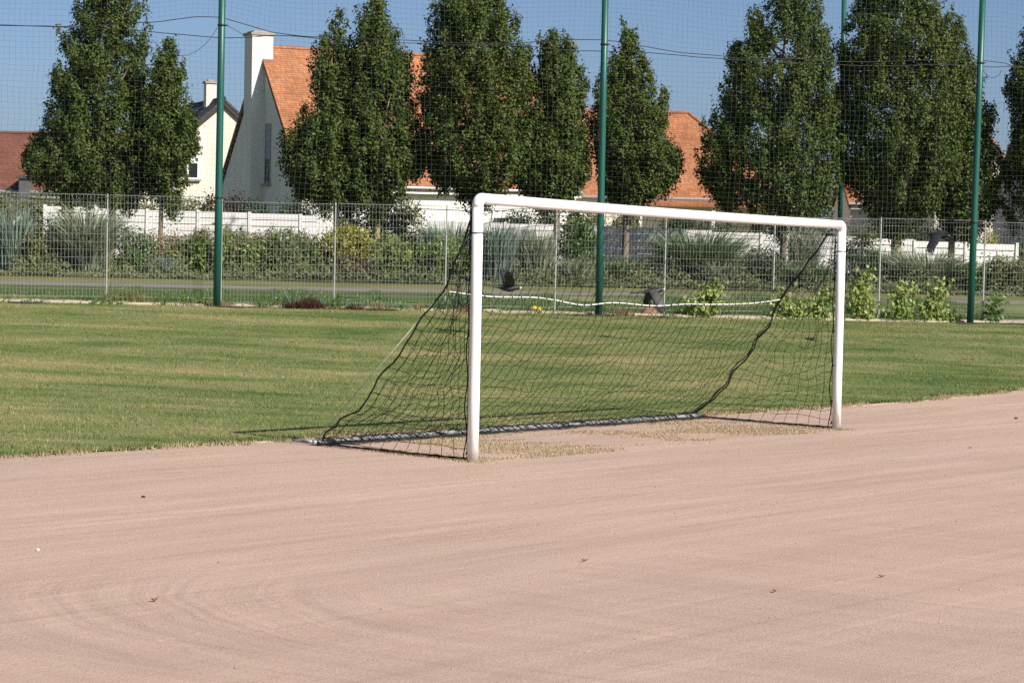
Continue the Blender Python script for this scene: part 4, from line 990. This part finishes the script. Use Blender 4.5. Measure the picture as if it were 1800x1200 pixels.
grass_clump('feather_grass', 'pale feathery plumes right of the straight tree trunk', 'ornamental grass', 1412, 71, 76, 392, 'silver', 129, 700, .026, .4, .4, plumes=34, group=bg_)
grass_clump('grass_clump', 'green grass below the feathery plumes', 'ornamental grass', 1418, 69.3, 110, 452, 'reed', 130, 800, .03, .7, .45, group=bg_)
bush('shrub', 'dark shrub just right of the right goal post', 'shrub', 1506, 70.5, 84, 436, 'dark', 131, 2600, (.08, .05), group=bg_)
bush('shrub', 'yellowish hedge plant above the dark shrub by the right goal post', 'shrub', 1512, 86, 74, 398, 'olive', 132, 2200, (.09, .06), group=bg_)
grass_clump('grass_clump', 'wide grey green grass mound by the pale thick trunk', 'ornamental grass', 1632, 70, 150, 432, 'silver', 133, 1600, .042, .75, .4, group=bg_)
grass_clump('grass_clump', 'green grass mound left of the pale thick trunk', 'ornamental grass', 1556, 71, 90, 428, 'reed', 134, 900, .03, .6, .4, group=bg_)
bush('shrub', 'mixed green shrub right of the right hand pole', 'shrub', 1768, 69.5, 92, 452, 'olive', 135, 3200, (.09, .06), group=bg_)
bush('shrub', 'dark low shrub under the grass right of the right hand pole', 'shrub', 1712, 69.5, 74, 462, 'green', 136, 2200, (.09, .06), group=bg_)
bush('shrub', 'small yellow shrub above the right end of the white boards', 'shrub', 1738, 89, 40, 403, 'gold', 137, 1200, (.09, .06), group=bg_)
bush('shrub', 'green shrub at the right end of the white boards', 'shrub', 1806, 88, 60, 418, 'green', 138, 2000, (.09, .06), group=bg_)
hg = 'garden hedges behind the white boards'
bush('hedge', 'clipped yellow green hedge at the far left behind the reeds', 'hedge', 30, 89.0, 165, 344, 'olive', 140, 6000, (.10, .07), depth=.35, shape=4, group=hg)
bush('hedge', 'dark hedge behind the leftmost big tree trunk', 'hedge', 165, 89.0, 130, 346, 'dark', 141, 4500, (.10, .07), depth=.4, shape=4, group=hg)
bush('hedge', 'light green hedge top over the white boards by the slim tree', 'hedge', 285, 89.0, 160, 348, 'olive', 142, 6000, (.10, .07), depth=.35, shape=4, group=hg)
bush('hedge', 'dark red hedge above the boards at the left hand pole', 'hedge', 395, 89.0, 70, 344, 'red', 143, 3000, (.10, .07), depth=.5, shape=3, group=hg)
bush('hedge', 'low dark hedge under the white gable wall', 'hedge', 480, 89.0, 150, 353, 'dark', 144, 5000, (.10, .07), depth=.35, shape=4, group=hg)
bush('hedge', 'ragged dark hedge left of the leafy bush by the middle pole', 'hedge', 930, 89.0, 110, 374, 'dark', 145, 3200, (.10, .07), depth=.4, shape=3, group=hg)
bush('hedge', 'olive hedge behind the boards at the middle pole', 'hedge', 1070, 89.0, 120, 384, 'olive', 146, 3600, (.10, .07), depth=.4, shape=4, group=hg)
bush('hedge', 'dark ragged hedge above the big green grass mound', 'hedge', 1215, 89.0, 130, 386, 'dark', 147, 4200, (.10, .07), depth=.4, shape=3, group=hg)
bush('hedge', 'dark hedge behind the straight trunk and feathery plumes', 'hedge', 1385, 89.0, 150, 396, 'dark', 148, 4500, (.10, .07), depth=.4, shape=3, group=hg)
bush('hedge', 'dark hedge between the pale thick trunk and the right hand pole', 'hedge', 1620, 89.0, 200, 396, 'dark', 149, 5500, (.10, .07), depth=.35, shape=3, group=hg)
# distant trees that close the view between the houses
m = MB(); rng = np.random.default_rng(77); n = 24000
x = rng.uniform(-70, 75, n); hh = 3.2+1.4*smooth_noise(x, 78, 3.0)+.5*smooth_noise(x, 79, .8); y = 150+rng.uniform(-2, 2, n)
C = np.c_[x, y, 1+hh.clip(1.5)*rng.uniform(0, 1, n)**.7]; v, f = leaf_cards(C, unit(np.array([.2, -.6, .5])+rng.normal(size=(n, 3))*.6), .34, .26, rng)
tag(m.add(v, f).build('distant_treeline', LM['dark']), kind='stuff')

# low ground cover that knits the bed together
m = MB(); rng = np.random.default_rng(88); n = 60000; x = rng.uniform(-22, 26, n); y = 67.6+rng.uniform(0, 1, n)**1.6*6
h_ = (.24+.27*smooth_noise(x+.4*y, 89, 1.1)+.20*smooth_noise(x*3+y, 90, .5)).clip(.04, 1.05)*np.clip((y-67.2)/1.2, .35, 1.3)
C = np.c_[x, y, gz(x, y)+.03+h_*rng.uniform(0, 1, n)**.8]; v, f = leaf_cards(C, unit(np.array([.2, -.4, .7])+rng.normal(size=(n, 3))*.55), .11, .06, rng)
tag(m.add(v, f).build('ground_cover', m_leaf('ground_cover_leaves', [(.04, .065, .022), (.075, .11, .035), (.12, .15, .055), (.15, .14, .07)], .25, .5, patch=(.5, (.17, .19, .08)))), kind='stuff')

# climbers on the fence
def climber(label, px, py_top, wpx, seed, n=150, mat='vine'):
    rng = np.random.default_rng(seed); b = on_plane(px, 560, _FL, FD)-FN*.12; b[2] = gz(b[0], b[1])
    tz = on_plane(px, py_top, _FL, FD)[2]; h = tz-b[2]; w = wpx/F*54/2
    e = empty('climbing_vine', tuple(b), label=label, cat='climber', group='climbing plants along the mesh fence'); m = MB(); Cs, Ns = [], []
    ns = max(3, int(wpx/13))
    for k in range(ns):
        x0 = rng.uniform(-w, w)*.8; hk = h*rng.uniform(.45, 1.0) if k else h
        t = np.linspace(0, 1, 8); s = b+np.outer(x0*t**.5+.10*np.sin(t*7+k), FD)+np.outer(.05*np.sin(t*5+k*2), FN)+np.outer(hk*t, [0, 0, 1])
        m.tube(s, np.linspace(.010, .004, 8), 4, False); q = rng.uniform(.03, 1, int(n*1.9/ns*rng.uniform(.6, 1.4)))
        P = np.stack([np.interp(q, t, s[:, i]) for i in range(3)], 1); Cs.append(P+np.outer(rng.normal(0, .11, len(q)), FD)+np.outer(rng.normal(-.05, .07, len(q)), FN)+rng.normal(0, .05, (len(q), 3)))
    C = np.concatenate(Cs); C[:, 2] = np.maximum(C[:, 2], gz(C[:, 0], C[:, 1])+.02)
    N = unit(-FN*.7+np.array([.25, 0, .35])+rng.normal(size=C.shape)*.5)
    v, f = leaf_cards(C, N, .115, .10, rng, .5); sub(MB().add(v, f), 'foliage', LM[mat], e); sub(m, 'stem', M_STEM, e)
for a in (('broad pale leaved climber at the middle of the goal, beside a flying bird', 1228, 490, 66, 201, 330), ('sparse pale climber left of the right goal post, under the net edge', 1378, 502, 44, 202, 190),
          ('thin pale climber just inside the right goal post', 1440, 508, 26, 203, 110), ('upright pale climber just outside the right goal post', 1512, 475, 40, 204, 200),
          ('dense bushy climber midway between right goal post and right pole', 1574, 500, 44, 205, 240), ('leaning climber with orange tinted leaves left of the right hand pole', 1640, 490, 40, 206, 190),
          ('low creeping climber at the foot of the fence by the right pole', 1665, 556, 60, 207, 110), ('dark small climber right of the right hand pole', 1738, 520, 22, 208, 70, 'green'), ('low trailing climber left of the right goal post', 1420, 556, 90, 209, 150)): climber(*a)
# weeds along the fence foot
def weeds(name, pxr, n, hh, mat, dq=(-.5, .25), seed=1, leaf=None):
    rng = np.random.default_rng(seed); px = rng.uniform(*pxr, n); px = px[smooth_noise(px, seed+5, 26)+rng.normal(0, .5, n) > -.2]; n = len(px)
    X = np.array([on_plane(p, 560, _FL, FD) for p in px[:600]]); X = X[rng.integers(0, len(X), n)]+np.outer(rng.normal(0, .06, n), FD)+np.outer(rng.uniform(*dq, n), FN)
    X[:, 2] = gz(X[:, 0], X[:, 1])+.02; ht = hh*(.5+.9*np.clip(smooth_noise(X[:, 0], seed+9, .5), -.3, 1.3))
    m = MB(); v, f = blades(0, X, .5, 1.0, .010, .022, .45); v = v.reshape(-1, 3, 3); v[:, 2] = X+(v[:, 2]-X)*ht[:, None]; m.add(v.reshape(-1, 3), f)
    if leaf:
        k = n//2; C = X[:k]+np.c_[0*ht[:k], 0*ht[:k], ht[:k]*rng.uniform(.1, .8, k)]; v, f = leaf_cards(C, unit(np.array([.1, -.5, .7])+rng.normal(size=(k, 3))*.5), leaf, leaf*.5, rng); m.add(v, f)
    tag(m.build(name, LM[mat]), kind='stuff')
weeds('weeds', (-60, 1860), 9000, .22, 'green', (-.45, .5), 301, .07)
weeds('weeds', (180, 480), 3500, .36, 'olive', (-.25, .5), 302, .06)
weeds('weeds', (470, 900), 3500, .30, 'reed', (-.2, .5), 303, .06)
weeds('dry_weeds', (330, 1200), 5000, .17, 'tan', (-.6, -.05), 304)
weeds('red_weeds', (495, 690), 5200, .17, 'redweed' if 'redweed' in LM else 'red', (-.75, -.15), 305)
weeds('rank_grass', (-60, 1860), 90000, .13, 'green', (.1, 7.8), 306)
# soil mound
b = on_plane(1142, 560, _FL, FD)+FN*.05; b[2] = gz(b[0], b[1]); a = np.linspace(0, 2*math.pi, 25); r = np.linspace(0, 1, 9)
A2, R2 = np.meshgrid(a, r); rg = np.random.default_rng(9)
hh = .20*np.exp(-(R2*1.7)**2)*(1+.12*np.sin(3*A2+1)+.1*np.sin(5*A2))-.02*(R2 > .95)
tag(MB().quadgrid(np.stack([b[0]+R2*.42*np.cos(A2), b[1]+R2*.38*np.sin(A2), b[2]+hh], -1)).build('soil_mound', m_plain('rusty_soil', (.20, .12, .08), .95, .3, 6, .1, bump=.8), smooth=True, loc=b), 'small heap of rusty brown soil at the foot of the fence', 'soil heap')
# yellow flowers at the fence foot
for k, (px, py, lab) in enumerate(((940, 541, 'small yellow wildflower at the fence foot, left of its neighbour'), (948, 543, 'small yellow wildflower at the fence foot, right of its neighbour'))):
    p = on_plane(px, py, _FL-FN*.35, FD); b = p.copy(); b[2] = gz(*p[:2]); e = empty('wildflower', tuple(b), label=lab, cat='flower', group='yellow wildflowers')
    sub(MB().tube([b, (b+p)/2+[.01, 0, 0], p], .006, 5), 'stem', M_STEM, e)
    rng = np.random.default_rng(k+400); th = np.linspace(0, 2*math.pi, 9)[:-1]; m = MB()
    for t_ in th:
        o_ = np.array([math.cos(t_), 0.2, math.sin(t_)]); s_ = np.array([-math.sin(t_), 0, math.cos(t_)])
        m.add([p, p+o_*.035-s_*.014, p+o_*.055, p+o_*.035+s_*.014], [[0, 1, 2, 3]])
    sub(m, 'petals', m_plain('yellow_petals', (.75, .55, .03), .6, .1, 3), e)

# ------------------------------------------------------------------ birds
M_BIRD = m_plain('black_feathers', (.014, .014, .019), .6, .3, 14, .5)
M_BILL = m_plain('grey_bill_skin', (.42, .40, .38), .6, .15, 10)
def bird(label, px, py, d, yaw, pitch, roll, wl_, wr2, beak_pale=True):
    P = P2W(px, py, d)
    e = empty('bird', tuple(P), label=label, cat='bird', group='black birds flying over the lawn')
    e.rotation_euler = (roll, pitch, yaw); e.scale = (1.05,)*3
    m = MB(); xs = np.array([-.40, -.32, -.22, -.16, -.11, -.05, .02, .08, .13, .165, .20, .225, .245])
    wy = np.array([.060, .055, .036, .030, .044, .058, .064, .058, .044, .036, .036, .028, .012]); wz = np.array([.005, .006, .010, .024, .042, .056, .062, .056, .044, .038, .038, .029, .012]); cz = np.array([.0, .0, .0, .0, -.004, -.008, -.008, -.002, .008, .016, .02, .018, .012])
    th = np.arange(14)/14*2*math.pi
    g = np.stack([xs[:, None]+0*th, wy[:, None]*np.cos(th), cz[:, None]+wz[:, None]*np.sin(th)], -1); g = np.concatenate([g, g[:, :1]], 1)
    m.quadgrid(g); m.poly(g[0, :-1]); m.poly(g[-1, :-1][::-1])
    for sgn, (up, sweep, bend) in ((1, wl_), (-1, wr2)):
        n = 12; t = np.linspace(0, 1, n); L = .44
        ang = up+bend*t; dl = L/(n-1)
        yy = .03+np.r_[0, np.cumsum(np.cos(ang[1:])*dl)]; zz = .02+np.r_[0, np.cumsum(np.sin(ang[1:])*dl)]
        lead = .085+.05*np.sin(t*math.pi*.8)-sweep*t**1.6; chord = np.interp(t, [0, .2, .5, .75, .9, 1], [.17, .19, .18, .165, .12, .04])
        th8 = np.arange(8)/8*2*math.pi; ths = .012*(1-t)+.004
        gg = np.stack([lead[:, None]-chord[:, None]*(.5-.5*np.cos(th8)[None]), sgn*(yy[:, None]-np.sin(ang)[:, None]*ths[:, None]*np.sin(th8)[None]), zz[:, None]+np.cos(ang)[:, None]*ths[:, None]*np.sin(th8)[None]], -1)
        gg = np.concatenate([gg, gg[:, :1]], 1); m.quadgrid(gg); m.poly(gg[-1, :-1])
        for k in range(5):   # separate wing tip feathers
            f0 = np.array([lead[-3]-chord[-3]*k/5, sgn*yy[-3], zz[-3]]); dr = np.array([-.03-.035*k-sweep*.2, sgn*math.cos(ang[-1]), math.sin(ang[-1])]); ln = .15-.014*k
            m.tube([f0, f0+dr*ln*.5, f0+dr*ln], [.014, .012, .003], 6)
    hp(m, 'body', M_BIRD, e).data.polygons.foreach_set('use_smooth', [True]*len(e.children[0].data.polygons))
    bk = MB().tube([(.238, 0, .014), (.27, 0, .008), (.305, 0, -.004)], [.017, .012, .002], 8); b_ = hp(bk, 'beak', M_DARK, e)
    if beak_pale: hp(MB().tube([(.212, 0, .017), (.235, 0, .0155), (.252, 0, .0115)], [.0335, .026, .0165], 12), 'face_patch', M_BILL, e)
    return e
bird('black bird with raised wings gliding right, just right of the left goal post', 893, 506, 44, .15, .06, .0, (.62, .16, .35), (.50, .16, .30))
bird('black bird with wings beating down, beside the broad pale climber', 1146, 512, 44, .25, -.10, .12, (-.55, .10, -.5), (-.80, -.02, -.3))
bird('black bird flying high in front of the dark hedge near the right pole', 1648, 414, 44, -.5, .12, .25, (.25, .10, -.9), (-.2, .08, -.7), False)

# ------------------------------------------------------------------ odd stones and leaves on the gravel
m = MB(); n = 60000; p = RNG.uniform(-14, 34, n); q = -np.abs(RNG.normal(0, 6, n))-.05; x, y = pq(p, q); k = (y > 9) & (np.abs(x) < .235*y); x, y = x[k], y[k]; n = len(x)
s = RNG.uniform(.0015, .0042, n); s[RNG.uniform(size=n) < .03] *= 2.2
oct_ = np.array([(1, 0, 0), (-1, 0, 0), (0, 1, 0), (0, -1, 0), (0, 0, .7), (0, 0, -.7)]); of = np.array([(0, 2, 4), (2, 1, 4), (1, 3, 4), (3, 0, 4), (2, 0, 5), (1, 2, 5), (3, 1, 5), (0, 3, 5)])
V = np.c_[x, y, gz(x, y)+s*.3][:, None]+oct_[None]*s[:, None, None]*RNG.uniform(.6, 1.3, (n, 6, 1)); m.add(V.reshape(-1, 3), (np.arange(n)[:, None, None]*6+of[None]).reshape(-1, 3))
tag(m.build('loose_stones', m_leaf('stone_mix', [(.22, .16, .13), (.42, .31, .25), (.50, .38, .31), (.34, .25, .21)], 0, .9)), kind='stuff')
def pebble(px, py, r, mat, lab, seed):
    b = ground_at(px, py); rg = np.random.default_rng(seed); u, w = np.meshgrid(np.linspace(0, 2*math.pi, 13), np.linspace(-math.pi/2, math.pi/2, 8))
    k = 1+.12*np.sin(3*u+seed)*np.cos(w); g = np.stack([r*1.3*k*np.cos(u)*np.cos(w), r*k*np.sin(u)*np.cos(w), r*.8*np.sin(w)+r*.5], -1)+b
    tag(MB().quadgrid(g).build('pebble', mat, smooth=True, loc=b), lab, 'pebble')
pebble(66, 967, .010, m_plain('white_pebble_stone', (.6, .57, .52), .8, .1, 30), 'white pebble on the gravel near the left edge', 1)
pebble(252, 874, .012, M_DARK, 'small dark pebble on the gravel left of the goal', 2)
pebble(1786, 736, .02, m_plain('dark_pebble_stone', (.06, .05, .045), .8, .1, 30), 'dark stone on the gravel close to the right edge', 3)
M_DRYL = m_plain('dry_leaf_brown', (.25, .14, .09), .8, .25, 30)
for k, (px, py, lab) in enumerate(((1706, 788, 'curled brown leaf on the gravel at upper right'), (1550, 1015, 'brown leaf on the gravel at lower right'), (1362, 1041, 'reddish leaf on the gravel below the goal, lowest of the leaves'), (1028, 987, 'brown leaf on the gravel in the lower middle'), (272, 1057, 'tan leaf on the gravel by the curved wheel track'))):
    b = ground_at(px, py); rg = np.random.default_rng(k+50); t_ = np.linspace(-1, 1, 7); a = rg.uniform(0, 3.1); w_ = .012*(1-t_**2)**.7+.001
    ax, ay = np.array([math.cos(a), math.sin(a), 0]), np.array([-math.sin(a), math.cos(a), 0])
    g = np.stack([b+np.outer(t_*.018, ax)+np.outer(w_*s_, ay)+np.outer(.008+.008*t_**2+.006*abs(s_), [0, 0, 1]) for s_ in (-1, 0, 1)], 1)
    o = MB().quadgrid(g).build('dry_leaf', M_DRYL, smooth=True, loc=b); so_ = o.modifiers.new('thick', 'SOLIDIFY'); so_.thickness = .002
    tag(o, lab, 'leaf', 'fallen leaves on the gravel')
